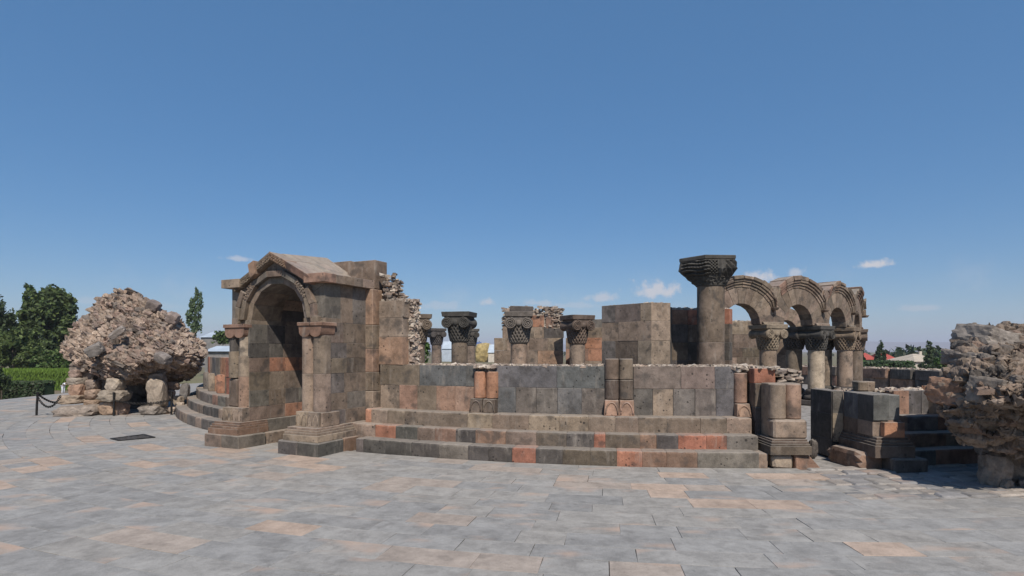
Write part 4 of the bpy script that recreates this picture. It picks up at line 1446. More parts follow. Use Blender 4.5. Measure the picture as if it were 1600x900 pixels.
# eagle column
def eagle_column():
    x, y = colpos(1110.5, 15.0)
    t = empty('column', 'tall column with a wide carved eagle capital', 'column', None, (x, y, 0))
    rs = .342
    v, f = chex([(-.5, -.5, 0), (.5, -.5, 0), (.5, .5, 0), (-.5, .5, 0), (-.5, -.5, .2), (.5, -.5, .2), (.5, .5, .2), (-.5, .5, .2)], .02)
    MB().add(v, f).build('plinth', M_DARK, t, pal('dark'))
    v, f = lathe([(.44, .2), (.49, .25), (.49, .32), (.42, .38), (.38, .42), (.41, .48), (.36, .54)], 36)
    MB().add(v, f).build('base', M_DARK, t, pal('dark'), smooth=True)
    for z0, z1, c in ((.54, 1.98, 'brown'), (1.98, 3.44, 'brown')):
        v, f = lathe([(rs - .012, 0), (rs, .012), (rs, z1 - z0 - .012), (rs - .01, z1 - z0 - .001)], 48, 0, 0, z0)
        MB().add(v, f).build('shaft_drum', M_TUFF, t, pal(c), smooth=True, angle=35)
    # abacus outline, going round; -y faces the camera
    poly = [(.47, -.50), (.56, .05), (.36, .55), (-.25, .62), (-.62, .50), (-.80, .10), (-.33, -.55)]
    def outline(a, scale=1.0):
        d = Vector((cos(a), sin(a)))
        best = None
        for i in range(len(poly)):
            p, q = Vector(poly[i]), Vector(poly[(i + 1) % len(poly)])
            e = q - p
            den = d.x * e.y - d.y * e.x
            if abs(den) < 1e-9:
                continue
            tt = (p.x * e.y - p.y * e.x) / den
            uu = (p.x * d.y - p.y * d.x) / den
            if tt > 0 and -1e-6 <= uu <= 1 + 1e-6:
                best = tt if best is None else max(best, tt)
        return best or .5
    z0, z1 = 3.44, 4.07
    na, nz = 220, 44
    V, F = [], []
    for i in range(nz + 1):
        u = i / nz
        for k in range(na):
            a = 2 * pi * k / na
            R1 = outline(a)
            w = max(0, min(1, (u - .02) / .62)) ** .95       # flare, then upright rim
            r = rs * 1.05 + (R1 * 1.02 - rs * 1.05) * w
            if u > .64:
                r *= 1 - .05 * (u - .64) / .36
            d = 0
            ad = math.degrees(a) % 360
            if .36 < u < .97 and (178 < ad < 246):                 # left wing: long wavy feathers
                d = .036 * sin((u * 46) + sin(ad * .09) * 1.3) + .012 * sin(ad * .8 + u * 20)
            elif .40 < u < .97 and 246 <= ad < 268:                # wing shoulder, scales
                d = .034 * sin(u * 50 + 1) * sin(ad * .75)
            elif .36 < u < .97 and 290 < ad < 335:                 # right wing: fan
                d = .034 * sin((ad - 290) * .5 + u * 24)
            elif 268 <= ad <= 290:                                 # breast and legs
                d = .045 * cos((ad - 279) / 22 * pi * 3) * (1 if u < .62 else .5) + (.035 if u > .45 else .02)
            else:
                d = .012 * sin(u * 30) * sin(ad * .2)
            if u < .34:
                d *= .5
                d += .04 * noise.noise(Vector((cos(a) * 9, sin(a) * 9, u * 12)))
            if u < .06:
                d = 0.01
            V.append(((r + d) * cos(a), (r + d) * sin(a), z0 + (z1 - z0) * u))
    for i in range(nz):
        for k in range(na):
            k2 = (k + 1) % na
            F.append((i * na + k, i * na + k2, (i + 1) * na + k2, (i + 1) * na + k))
    F.append(tuple(reversed(range(na)))); F.append(tuple(nz * na + k for k in range(na)))
    cc = pal('dark')
    cap = MB().add(V, F).build('eagle_capital', M_DARK, t, cc, smooth=True, angle=45)
    n = len(poly)
    V, F = [], []
    for s, z in ((.93, z1 - .002), (.985, z1 + .02), (.99, 4.165), (.96, 4.18)):
        V += [(p[0] * s, p[1] * s, z) for p in poly]
    for L in range(3):
        for k in range(n):
            k2 = (k + 1) % n
            F.append((L * n + k, L * n + k2, (L + 1) * n + k2, (L + 1) * n + k))
    F.append(tuple(reversed(range(n)))); F.append(tuple(3 * n + k for k in range(n)))
    fixn(MB().add(V, F).build('abacus', M_DARK, cap, cc))
eagle_column()

# ------------------------------------------------------------------ arcade of the right exedra
EX = [(5.94, 17.60), (8.0, 18.0), (9.98, 18.9), (11.67, 20.2), (12.99, 21.8), (13.75, 23.75)]
ARC = empty('arcade', 'run of three round arches with stepped hood mouldings carried on columns', 'arcade')
ra = random.Random(9)
ZS = 2.60
def arcade():
    ri, rm, ro = .63, 1.13, 1.50
    for i in range(len(EX) - 1):
        A, B = Vector((*EX[i], 0)), Vector((*EX[i + 1], 0))
        d = B - A; L = d.length; d.normalize()
        nrm = Vector((d.y, -d.x, 0))          # outwards, to the camera side
        mid = (A + B) / 2
        hw = L / 2 - .004
        sc_ = L / 2.1
        ri_, rm_, ro_ = ri * sc_, rm * sc_, ro * sc_
        cz = 2.585
        def half_turn(j):
            if j <= 0 or j >= len(EX) - 1:
                return 0.0
            a_ = Vector(EX[j]) - Vector(EX[j - 1]); b_ = Vector(EX[j + 1]) - Vector(EX[j])
            return a_.angle(b_) / 2
        mit = (tan(half_turn(i)), tan(half_turn(i + 1)))
        def P(x, z, n):
            if abs(x) >= hw - 1e-4:
                x = (L / 2 - .003 + n * mit[1]) if x > 0 else -(L / 2 - .003 + n * mit[0])
            return mid + d * x + nrm * n + Vector((0, 0, z))
        def rp_(r, a):
            x, z = r * cos(a), r * sin(a)
            if abs(x) > hw:
                z = hw * abs(tan(a)); x = hw if x > 0 else -hw
            return x, cz + z
        nv = 11
        for k in range(nv):
            a0, a1 = pi * k / nv, pi * (k + 1) / nv
            x0, y0 = rp_(ri_, a0 + .003); x1, y1 = rp_(ri_, a1 - .003)
            x2, y2 = rp_(rm_ + .02, a1 - .003); x3, y3 = rp_(rm_ + .02, a0 + .003)
            n0, n1 = -.24, .22
            c = [P(x0, y0, n1), P(x1, y1, n1), P(x1, y1, n0), P(x0, y0, n0), P(x3, y3, n1), P(x2, y2, n1), P(x2, y2, n0), P(x3, y3, n0)]
            stone('voussoir', c, pal(ra.choice(('brown', 'brown', 'tan', 'brown'))), ARC, .008, .002)
        # hood stones: three stepped bands in each
        amin = acos(min(1, hw / (rm_))) if rm_ > hw else 0
        nh = 10
        lost = ra.randrange(0, nh)
        for k in range(nh):
            a0 = amin + (pi - 2 * amin) * k / nh; a1 = amin + (pi - 2 * amin) * (k + 1) / nh
            mb = MB()
            e = ra.uniform(-.02, .02)
            bands = [(rm_, rm_ + .085, .245), (rm_ + .085, rm_ + .165, .28), (rm_ + .165, rm_ + .245, .315), (rm_ + .245, ro_ + ra.uniform(-.045, .03), .35 + e)]
            if k == lost:
                bands[-1] = (bands[-1][0], ro_ - .07, .30)
            for r0, r1, pr in bands:
                x0, y0 = rp_(r0, a0 + .004); x1, y1 = rp_(r0, a1 - .004); x2, y2 = rp_(r1, a1 - .004); x3, y3 = rp_(r1, a0 + .004)
                c = [P(x0, y0, pr), P(x1, y1, pr), P(x1, y1, -.28), P(x0, y0, -.28), P(x3, y3, pr), P(x2, y2, pr), P(x2, y2, -.28), P(x3, y3, -.28)]
                v, f = chex(jit(c, .004), .012)
                mb.add(v, f)
            mb.build('hood_stone', M_TUFF, ARC, pal(ra.choice(('brown', 'tan', 'rbrown', 'dbrown'))))
    # blocks where neighbouring hoods meet above each column
    for i in range(1, len(EX) - 1):
        p = Vector((*EX[i], 0))
        A, B = Vector((*EX[i - 1], 0)), Vector((*EX[i + 1], 0))
        d = (B - A).normalized(); nrm = Vector((d.y, -d.x, 0))
        def Q(x, n, z):
            return p + d * x + nrm * n + Vector((0, 0, z))
        c = [Q(0, .40, 3.02), Q(.07, .35, 3.02), Q(0, -.2, 3.02), Q(-.07, .35, 3.02), Q(0, .46, 3.10), Q(.12, .36, 3.10), Q(0, -.2, 3.10), Q(-.12, .36, 3.10)]
        stone('hood_tip', c, pal('brown'), ARC, .01)
        stone('valley_block', [Q(-.05, .22, 3.40), Q(.05, .22, 3.40), Q(.05, -.22, 3.40), Q(-.05, -.22, 3.40), Q(-.22, .20, 3.74), Q(.22, .20, 3.74), Q(.22, -.22, 3.76), Q(-.22, -.22, 3.74)], pal('tan'), ARC, .02, .01)
        stone('valley_diamond', [Q(0, .34, 3.38), Q(.14, .345, 3.56), Q(.1, .3, 3.56), Q(-.02, .3, 3.38), Q(-.14, .345, 3.56), Q(0, .36, 3.74), Q(0, .3, 3.74), Q(-.12, .3, 3.56)], pal('brown'), ARC, .01)
        # impost over the capital
        stone('impost_block', [Q(-.36, .27, 2.575), Q(.36, .27, 2.575), Q(.36, -.27, 2.575), Q(-.36, -.27, 2.575), Q(-.39, .235, 2.66), Q(.39, .235, 2.66), Q(.39, -.25, 2.66), Q(-.39, -.25, 2.66)], pal('brown'), ARC, .012)
arcade()
names = ['lit basket capital column under the first valley of the arcade', 'basket capital column between the second and third arch of the arcade',
         'basket capital column carrying the right end arch of the arcade', 'rear basket capital column behind the right end of the arcade']
for i, p in enumerate(EX[1:5]):
    d = Vector((EX[min(i + 2, 5)][0] - EX[i][0], EX[min(i + 2, 5)][1] - EX[i][1]))
    basket_column(names[i], p[0], p[1], .25, 1.78, 2.572, atan2(d.y, d.x), ccol=('tan', 'dark', 'brown', 'brown')[i], scol=('tan', 'pale', 'tan', 'brown')[i], group='arcade columns', detail=i < 3, drums=1)
basket_column('left end arcade column hidden behind the eagle column', EX[0][0], EX[0][1], .25, 1.78, 2.572, .2, ccol='brown', scol='brown', group='arcade columns', detail=False, drums=1)
basket_column('shaded column just behind the second arcade column', 9.56, 19.52, .25, 1.80, 2.56, .45, ccol='dark', scol='brown', group='inner columns', drums=1)
basket_column('column behind the third arcade column catching its capital\'s shadow', 11.28, 20.78, .24, 1.80, 2.56, .6, ccol='dark', scol='tan', group='inner columns', drums=1, detail=False)
basket_column('far inner column seen through the second arch', atx(1238, 23.2), 23.2, .24, 1.95, 2.55, .5, ccol='dark', scol='tan', group='inner columns', drums=1, detail=False)
# fragment of inner arch above it
ARC2 = empty('inner_arch', 'fragment of a plain arch seen inside the second arch', 'arch')
cx, cy = atx(1228, 23.4), 23.4
for k in range(4):
    a0, a1 = radians(8 + 24 * k), radians(8 + 24 * (k + 1))
    c = []
    for r in (.45, .95):
        c += [(cx - .1 + r * cos(a0), cy - .2, 2.56 + r * sin(a0)), (cx - .1 + r * cos(a1), cy - .2, 2.56 + r * sin(a1)), (cx - .1 + r * cos(a1), cy + .3, 2.56 + r * sin(a1)), (cx - .1 + r * cos(a0), cy + .3, 2.56 + r * sin(a0))]
    stone('voussoir', c, pal('tan'), ARC2, .01)

# ------------------------------------------------------------------ fallen masonry boulders
def boulder(name, label, ctrl, bed, nparts, nstuff, smin, smax, seed, cols, center, smooth_faces=(), group='fallen masonry blocks', amp=.12, embed=.15, flat=(.35, .7), core_col=(.30, .225, .17), shrink=.955, edge=.13, cells=6.0, camp_=.07):
    t = empty(name, label, 'boulder', group, (0, 0, 0))
    rnd = random.Random(seed)
    bm = bmesh.new()
    for p in ctrl:
        bm.verts.new(p)
    bmesh.ops.convex_hull(bm, input=bm.verts)
    bmesh.ops.delete(bm, geom=[v for v in bm.verts if not v.link_faces], context='VERTS')
    bmesh.ops.triangulate(bm, faces=bm.faces)
    cen = Vector((0, 0, 0))
    for v in bm.verts:
        cen += v.co / len(bm.verts)
    for v in bm.verts:
        v.co = cen + (v.co - cen) * shrink
    for _ in range(8):
        bmesh.ops.subdivide_edges(bm, edges=[e for e in bm.edges if e.calc_length() > edge], cuts=1, use_grid_fill=True)
        bmesh.ops.triangulate(bm, faces=bm.faces)
    for _ in range(2):
        bmesh.ops.smooth_vert(bm, verts=bm.verts, factor=.35, use_axis_x=True, use_axis_y=True, use_axis_z=True)
    bm.normal_update()
    for v in bm.verts:
        n = noise.fractal(v.co * 1.1 + Vector((seed, 0, 0)), 1.0, 2.0, 4) * amp + noise.fractal(v.co * 5 + Vector((0, seed, 0)), .7, 2, 4) * amp * .4 - abs(noise.noise(Vector((v.co.x * 3 + seed, v.co.y * 3, v.co.z * 7)))) * amp * .5
        v.co += v.normal * n
    bm.normal_update()
    bm.verts.index_update()
    # stones of the core: flattened cells along the bedding, with open joints between them
    Binv = Euler(bed).to_matrix().inverted()
    vcol = {}
    new = []
    for v in bm.verts:
        q = Binv @ (v.co + Vector((.12 * noise.noise(v.co * 2.1), .12 * noise.noise(v.co * 2.3 + Vector((9, 0, 0))), 0)))
        q = Vector((q.x * cells, q.y * cells, q.z * cells * 1.9)) + Vector((seed * 7, 0, 0))
        d, p = noise.voronoi(q)
        crack = min(1.0, (d[1] - d[0]) * 4.5)
        hh = noise.cell(Vector((p[0].x * 3.7 + .31, p[0].y * 5.1 + .77, p[0].z * 4.3 + .13)))
        patch = noise.noise(v.co * .9 + Vector((seed, 3, 1)))
        rv = Vector((noise.cell(p[0] * 11.3), noise.cell(p[0] * 13.7 + Vector((3, 1, 0))), noise.cell(p[0] * 17.1 + Vector((0, 5, 2))) + .6))
        new.append(v.normal * (camp_ * (crack - .8) + camp_ * .9 * hh + camp_ * 1.5 * (q - p[0]).dot(rv)))
        pick_ = noise.cell(Vector((p[0].x * 9.1, p[0].y * 7.7, p[0].z * 8.3))) * .5 + .5
        st = cols[int(pick_ * 6.999) % len(cols)]
        k = .8 + .3 * abs(hh)
        m = 0 if crack > .3 else 1 - crack / .3
        mort = core_col
        if patch > .12:
            m = max(m, min(.75, (patch - .12) * 4))
        vcol[v.index] = tuple(st[i] * k * (1 - m) + mort[i] * m for i in range(3))
    for v, dv in zip(bm.verts, new):
        v.co += dv
    bm.normal_update()
    faces = list(bm.faces)
    areas = [f.calc_area() for f in faces]
    pts = []
    tot = nparts + nstuff
    chosen = rnd.choices(range(len(faces)), weights=areas, k=tot * 2)
    for fi in chosen:
        f = faces[fi]
        a, b, c = (v.co for v in f.verts[:3])
        u, w = rnd.random(), rnd.random()
        if u + w > 1:
            u, w = 1 - u, 1 - w
        p = a + (b - a) * u + (c - a) * w
        n = f.normal
        skip = False
        for fd, lim in smooth_faces:
            if n.dot(fd) > lim and rnd.random() < .93:
                skip = True
        if skip:
            continue
        pts.append((p, n.copy()))
        if len(pts) >= tot:
            break
    me = bpy.data.meshes.new('core')
    bm.verts.index_update()
    bm.to_mesh(me); bm.free()
    ca_ = me.color_attributes.new('Col', 'FLOAT_COLOR', 'POINT')
    flatc = []
    for i in range(len(me.vertices)):
        flatc += [*vcol[i], 1.0]
    ca_.data.foreach_set('color', flatc)
    me.materials.append(M_ROCKA)
    o = bpy.data.objects.new('core', me)
    COL.objects.link(o); o.parent = t
    o.color = (*core_col, 1)
    camp = Vector((0, 0, EYE))
    def vis(pn):
        p, n = pn
        return n.dot((camp - p).normalized())
    pts.sort(key=vis, reverse=True)
    front = [x for x in pts if vis(x) > -.1]
    rnd.shuffle(front)
    back = [x for x in pts if vis(x) <= -.1]
    pts = front + back
    rest = MB()
    for i, (p, n) in enumerate(pts):
        big = rnd.random()
        s = smin + (smax - smin) * big ** 2.2
        if i < nparts:
            s = max(s, smin + (smax - smin) * .25)
        B = Euler((bed[0] + rnd.uniform(-.2, .2), bed[1] + rnd.uniform(-.22, .22), bed[2] + rnd.uniform(-.5, .5))).to_matrix()
        mk = chunk
        v, f = mk(p + n * s * embed * rnd.uniform(-.4, 1), (s * rnd.uniform(1.0, 1.8), s * rnd.uniform(.8, 1.2), s * rnd.uniform(*flat)), B)
        c = rnd.choice(cols)
        k = rnd.uniform(.75, 1.15)
        c = tuple(x * k for x in c)
        if i < nparts:
            MB().add(v, f).build('rubble_stone', M_ROCK, t, c)
        else:
            rest.add(v, f, c)
    rest.build('rubble', M_ROCKA, t, kind='stuff')
    return t
BC = ((.31, .235, .18), (.26, .20, .16), (.36, .275, .21), (.19, .155, .13), (.30, .21, .165), (.23, .17, .14), (.34, .25, .19))
Yb = 17.0
outl = [(91, 549, 16.6), (100, 536, 17), (117, 518, 17.3), (123, 505, 17.6), (147, 480, 18), (163, 462, 18), (186, 449, 17.8), (206, 452, 17.8), (226, 466, 17.6), (262, 489, 17.4), (290, 512, 17.2),
        (312, 522, 17.4), (328, 556, 17.0), (318, 574, 16.9), (302, 590, 17.2), (250, 600, 17.0), (214, 606, 16.4), (190, 603, 16.0), (163, 592, 15.9), (140, 577, 16), (110, 562, 16.2)]
ctrl = [at(a, b, c) for a, b, c in outl]
ctrl += [at(170, 560, 15.5), at(215, 570, 15.4), at(245, 560, 15.5), at(200, 520, 16.2), at(150, 530, 16.1), at(262, 540, 15.9), at(290, 548, 16.2)]
ctrl += [at(120, 540, 19.6), at(180, 480, 20), at(240, 500, 20), at(290, 540, 19.5), at(280, 585, 19.4), at(160, 585, 19.2)]
boulder('fallen_boulder', 'huge tilted block of fallen rubble masonry propped on stones, far left', ctrl, (.25, .5, .2), 300, 800, .08, .22, 5, BC, None,
        smooth_faces=((Vector((.25, -.45, -.85)).normalized(), .80),), amp=.13, embed=-.08, flat=(.3, .55), core_col=(.40, .305, .235), shrink=.965, edge=.055, cells=4.6, camp_=.06)
# smooth dressed soffit and slabs set in it
BL = [o for o in bpy.data.objects if o.name.startswith('fallen_boulder')][0]
for (px, py, Y, w, h, d, rz, ry, c) in ((148, 547, 15.55, .50, .34, .36, .35, -.55, (.20, .175, .155)), (183, 520, 15.8, .52, .2, .4, .35, -.72, (.25, .21, .18)), (255, 560, 15.6, .5, .3, .3, -.3, .3, (.20, .17, .15)),
                                        (240, 478, 17.3, .4, .34, .4, .2, .5, (.2, .16, .14)), (270, 497, 17.0, .38, .36, .4, .2, .4, (.27, .21, .18))):
    rock('set_block', at(px, py, Y), (w, d, h), c, BL, rot=rz, tilt=(.3, ry), boxy=.9, rough=.05, seed=px)
# props under it
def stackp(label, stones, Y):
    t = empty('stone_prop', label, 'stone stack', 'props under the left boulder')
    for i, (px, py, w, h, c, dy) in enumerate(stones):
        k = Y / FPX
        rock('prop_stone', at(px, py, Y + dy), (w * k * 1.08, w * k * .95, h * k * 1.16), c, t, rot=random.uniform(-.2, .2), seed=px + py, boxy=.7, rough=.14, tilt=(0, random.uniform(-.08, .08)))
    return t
stackp('leftmost stack of four pale stones under the left boulder', [(114, 624, 38, 14, (.30, .23, .17), 0), (121, 610, 22, 20, (.34, .215, .15), 0), (119, 596, 24, 13, (.30, .25, .20), .05), (118, 584, 17, 13, (.28, .2, .16), .1), (128, 574, 30, 16, (.2, .16, .13), .3)], 16.1)
stackp('second stack of brown stones under the left boulder', [(147, 629, 26, 10, (.24, .17, .12), 0), (146, 616, 24, 15, (.28, .2, .15), .05), (144, 601, 24, 16, (.24, .185, .15), .15), (141, 587, 20, 16, (.2, .16, .13), .25), (143, 576, 22, 14, (.2, .16, .13), .35)], 16.2)
stackp('broad flat slab at the foot of the left boulder', [(128, 643, 64, 21, (.27, .22, .18), .3)], 15.6)
stackp('middle stack with a pale cubic stone under the left boulder', [(171, 638, 27, 22, (.36, .25, .175), 0), (189, 638, 22, 22, (.27, .19, .145), .1), (180, 618, 42, 18, (.28, .23, .18), 0), (181, 601, 25, 20, (.34, .28, .22), 0), (184, 590, 26, 14, (.2, .16, .13), .3)], 15.9)
stackp('tall rounded triangular stone under the right of the left boulder', [(240, 640, 36, 15, (.25, .21, .175), 0), (246, 614, 27, 42, (.33, .265, .205), 0), (247, 593, 24, 20, (.22, .18, .15), .2)], 16.0)
stackp('small tumbled stones beside the steps under the left boulder', [(270, 603, 18, 13, (.26, .18, .13), .2), (266, 618, 14, 18, (.27, .21, .17), .1), (279, 626, 14, 16, (.3, .24, .18), .1), (289, 612, 14, 26, (.2, .18, .165), .4), (254, 644, 18, 9, (.33, .255, .19), -.1), (268, 640, 16, 8, (.38, .30, .24), 0), (281, 632, 12, 7, (.42, .34, .27), 0), (276, 646, 12, 6, (.4, .33, .26), -.1)], 16.3)
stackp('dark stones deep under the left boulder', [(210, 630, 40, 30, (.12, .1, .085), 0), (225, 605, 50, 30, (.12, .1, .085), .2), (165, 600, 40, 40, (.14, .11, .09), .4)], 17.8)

# right boulder
outr = [(1524, 506, 8.3), (1503, 526, 8.0), (1480, 548, 7.8), (1474, 575, 7.7), (1466, 600, 7.6), (1466, 645, 7.5), (1478, 672, 7.5), (1498, 696, 7.5), (1545, 712, 7.4), (1600, 722, 7.35), (1690, 730, 7.35), (1810, 715, 7.5),
        (1880, 640, 7.8), (1860, 560, 8.6), (1760, 503, 8.8), (1650, 503, 8.6), (1580, 509, 8.4)]
ctrl = [at(a, b, c) for a, b, c in outr]
ctrl += [at(1530, 598, 6.95), at(1548, 628, 6.75), at(1640, 622, 6.35), at(1640, 560, 7.0), at(1760, 615, 6.5), at(1540, 545, 7.45)]
ctrl += [at(1560, 560, 9.6), at(1500, 580, 9.0), at(1720, 560, 10.0), at(1640, 640, 9.6), at(1520, 640, 9.0)]
BC2 = ((.20, .152, .116), (.165, .13, .105), (.225, .17, .13), (.14, .118, .10), (.19, .132, .10), (.245, .178, .13))
boulder('fallen_boulder', 'rough fallen masonry boulder cut off by the right edge of the picture', ctrl, (.1, .12, .1), 220, 60, .05, .15, 8, BC2, None, amp=.13, embed=-.3, flat=(.3, .55), core_col=(.25, .19, .142), shrink=.99, edge=.035, cells=4.2, camp_=.042,
        smooth_faces=((Vector((-.6, -.4, .65)).normalized(), .86),))
BR = [o for o in bpy.data.objects if o.name.startswith('fallen_boulder')][-1]
rock('orange_block', at(1490, 612, 7.6), (.50, .6, .42), (.29, .17, .11), BR, rot=.25, tilt=(.05, .12), boxy=.7, rough=.14, seed=2, sub=4)
rock('set_block', at(1537, 534, 7.85), (.62, .7, .44), (.24, .205, .175), BR, rot=.2, tilt=(.1, .30), boxy=.8, rough=.10, seed=4, sub=4)
rock('set_block', at(1522, 566, 7.68), (.70, .7, .27), (.21, .175, .148), BR, rot=.1, tilt=(.1, .22), boxy=.8, rough=.10, seed=6, sub=4)
for k_, (px, py, Y, w, d, h, rz, ry, c) in enumerate(((1553, 613, 7.02, .46, .5, .40, .3, .15, (.24, .20, .165)), (1600, 600, 6.95, .5, .5, .26, -.2, .1, (.22, .175, .14)),
        (1572, 524, 7.95, .42, .5, .10, .2, .06, (.25, .21, .17)), (1592, 536, 7.75, .50, .5, .11, -.1, -.05, (.22, .18, .15)), (1570, 549, 7.6, .44, .5, .10, .3, .08, (.26, .205, .16)),
        (1600, 562, 7.4, .5, .5, .12, .1, 0, (.24, .19, .15)), (1556, 577, 7.4, .42, .5, .13, .1, .12, (.28, .21, .16)))):
    rock('set_block', at(px, py, Y), (w, d, h), shade(c, .85), BR, rot=rz, tilt=(.1, ry), boxy=.85, rough=.08, seed=30 + k_, sub=4)
tR = empty('stone_prop', 'dark rough stones under the boulder at the right edge', 'stone stack')
for px, py, w, h, d in ((1548, 742, 40, 46, 0), (1580, 738, 40, 52, .1), (1560, 712, 60, 30, .3), (1612, 748, 40, 40, 0), (1650, 748, 60, 50, .1), (1536, 756, 20, 24, .15), (1565, 764, 22, 14, -.1), (1598, 765, 22, 16, -.1), (1720, 742, 70, 60, .1), (1600, 722, 60, 40, .5)):
    k = 7.6 / FPX
    rock('prop_stone', at(px + 6, py - 8, 7.6 + d), (w * k * 1.1, w * k * .8, h * k * 1.3), random.choice(((.2, .165, .14), (.24, .19, .15), (.17, .145, .125))), tR, rot=random.uniform(-.5, .5), seed=px, boxy=.8, rough=.3)

# ------------------------------------------------------------------ barrier posts, chains, grate
posts = [gnd(57, 649), gnd(178, 650), gnd(268, 648)]
plabels = ('thin iron barrier post nearest the left edge', 'thin iron barrier post in front of the middle stone stack', 'thin iron barrier post beside the curved steps')
for p, l in zip(posts, plabels):
    t = empty('barrier_post', l, 'post', 'chain barrier posts', p)
    tilt = -.04 if l is plabels[0] else 0
    v, f = tube([(0, 0, -.05), (-tilt * .3, 0, .3), (-tilt, 0, .62)], .028, 10)
    MB().add(v, f).build('pole', M_IRON, t, smooth=True, angle=40)
    v, f = lathe([(.03, .61), (.034, .615), (.034, .635), (.02, .645)], 12, -tilt)
    MB().add(v, f).build('cap', M_IRON, t, smooth=True, angle=40)
def chain(label, A, B, sag, n):
    mb = MB()
    prev = None
    for i in range(n):
        t0, t1 = i / n, (i + 1.35) / n
        def C(t):
            return A.lerp(B, t) + Vector((0, 0, -sag * 4 * t * (1 - t)))
        a, b = C(t0), C(min(1, t1))
        d = (b - a).normalized(); L = (b - a).length / 2
        side = d.cross(Vector((0, 0, 1))).normalized()
        if i % 2:
            side = d.cross(side)
        m = (a + b) / 2
        ring = [m + d * L * cos(2 * pi * k / 8) + side * .026 * sin(2 * pi * k / 8) for k in range(9)]
        v, f = tube(ring, .0095, 5, cap=False)
        mb.add(v, f)
    o = mb.build('chain', M_IRON, None, smooth=True)
    tag(o, label, 'chain', 'barrier chains')
T = Vector((0, 0, .56))
chain('sagging iron chain from the leftmost post to the flat slab', posts[0] + T, at(95, 618, 15.6), .32, 24)
chain('taut iron chain running back from the leftmost post', posts[0] + T + Vector((0.02, .05, 0)), at(101, 628, 16.6), .1, 26)
chain('iron chain slung between the posts in front of the boulder', posts[1] + Vector((0, 0, .42)), posts[2] + Vector((0, 0, .42)), .10, 34)

M_STEEL = plain_mat('worn_steel', (.13, .12, .115), .5, .3, 20, 0, .3)
G = empty('drain_grate', 'dark iron drain grate in the paving before the steps', 'grate')
g0, g1, g2, g3 = gnd(174, 686), gnd(187, 689), gnd(241, 684), gnd(224, 679.5)
def barq(a, b, w, z=.012, name='bar'):
    a, b = Vector(a), Vector(b)
    d = (b - a).normalized(); s = Vector((-d.y, d.x, 0)) * w / 2
    c = [a - s, b - s, b + s, a + s]
    v, f = hexa([(p.x, p.y, -.0) for p in c] + [(p.x, p.y, z) for p in c])
    MB().add(v, f).build(name, M_IRON if name == 'frame' else M_STEEL, G)
pit = MB().add([(p.x, p.y, .004) for p in (g0, g1, g2, g3)], [(0, 1, 2, 3)]).build('pit', plain_mat('grate_shade', (.03, .028, .026)), G)  # flat sheet on the paving, shade below the bars painted as dark colour
for a, b in ((g0, g1), (g1, g2), (g2, g3), (g3, g0)):
    barq(a, b, .05, .016, 'frame')
for k in range(1, 6):
    barq(g0.lerp(g1, k / 6), g3.lerp(g2, k / 6), .022)
barq(g1.lerp(g2, .5), g0.lerp(g3, .5), .02, .013)

# ------------------------------------------------------------------ vegetation
LEAF_N = 0
def leaves(mb, blobs, n, size, cols, rnd, up=.2):
    """n leaf-clump quads spread through ellipsoids, denser towards their skin"""
    clumps = []
    for x, y, z, rx, ry, rz in blobs:
        m = max(7, int(26 * (rx * ry * rz) ** .33 / (rx * ry * rz + 1e-6) ** .33))
        for _ in range(m):
            d = Vector((rnd.gauss(0, 1), rnd.gauss(0, 1), rnd.gauss(0, 1))).normalized()
            q = rnd.uniform(.25, 1.0) ** .6
            k = rnd.uniform(.22, .42)
            clumps.append((x + d.x * rx * q, y + d.y * ry * q, z + d.z * rz * q, rx * k, ry * k, rz * k * .9))
    for b in rnd.choices(clumps, weights=[(c[3] * c[4] * c[5]) ** .75 for c in clumps], k=n):
        x, y, z, rx, ry, rz = b
        d = Vector((rnd.gauss(0, 1), rnd.gauss(0, 1), rnd.gauss(0, 1))).normalized()
        rr = rnd.uniform(.15, 1.25) ** .6
        p = Vector((x + d.x * rx * rr, y + d.y * ry * rr, z + d.z * rz * rr))
        nrm = (d + Vector((rnd.gauss(0, .7), rnd.gauss(0, .7), rnd.gauss(0, .7) + up))).normalized()
        a = nrm.orthogonal().normalized(); q = rnd.uniform(0, 6.28)
        bb = nrm.cross(a)
        e1 = (a * cos(q) + bb * sin(q)); e2 = nrm.cross(e1)
        s = size * rnd.uniform(.6, 1.3)
        c = rnd.choice(cols); k = rnd.uniform(.75, 1.3)
        mb.add([p - e1 * s, p + e2 * s * .55, p + e1 * s, p - e2 * s * .55], [(0, 1, 2, 3)], tuple(v * k for v in c))
def tree(name, label, cat, px, Y, base_z, blobs, n, size, cols, seed, trunk_r=.18, group=None, limbs=5):
    """blobs in pixels relative to photo position: (px, py, half width px, half height px, depth offset)"""
    rnd = random.Random(seed)
    x0 = atx(px, Y)
    t = empty(name, label, cat, group, (x0, Y, base_z))
    bl = []
    k = Y / FPX
    for bx, by, hw, hh, dy in blobs:
        p = at(bx, by, Y)
        bl.append((p.x - x0, dy, p.z - base_z, hw * k, hw * k * .9, hh * k))
    mb = MB()
    leaves(mb, bl, n, size, cols, rnd)
    mb.build('crown', M_LEAF, t)
    top = max(b[2] for b in bl)
    tb = MB()
    v, f = tube([(0, 0, -.2), (.05 * top * .2, 0, top * .35), (rnd.uniform(-.1, .1), 0, top * .95)], [trunk_r, trunk_r * .75, trunk_r * .15], 8)
    tb.add(v, f)
    for b in bl[:limbs]:
        z = top * rnd.uniform(.2, .5)
        v, f = tube([(0, 0, z), (b[0] * .5, b[1] * .5, (z + b[2]) / 2 + .1), (b[0], b[1], b[2])], [trunk_r * .5, trunk_r * .3, trunk_r * .08], 6)
        tb.add(v, f)
    tb.build('trunk', M_BARK, t, smooth=True)
    return t
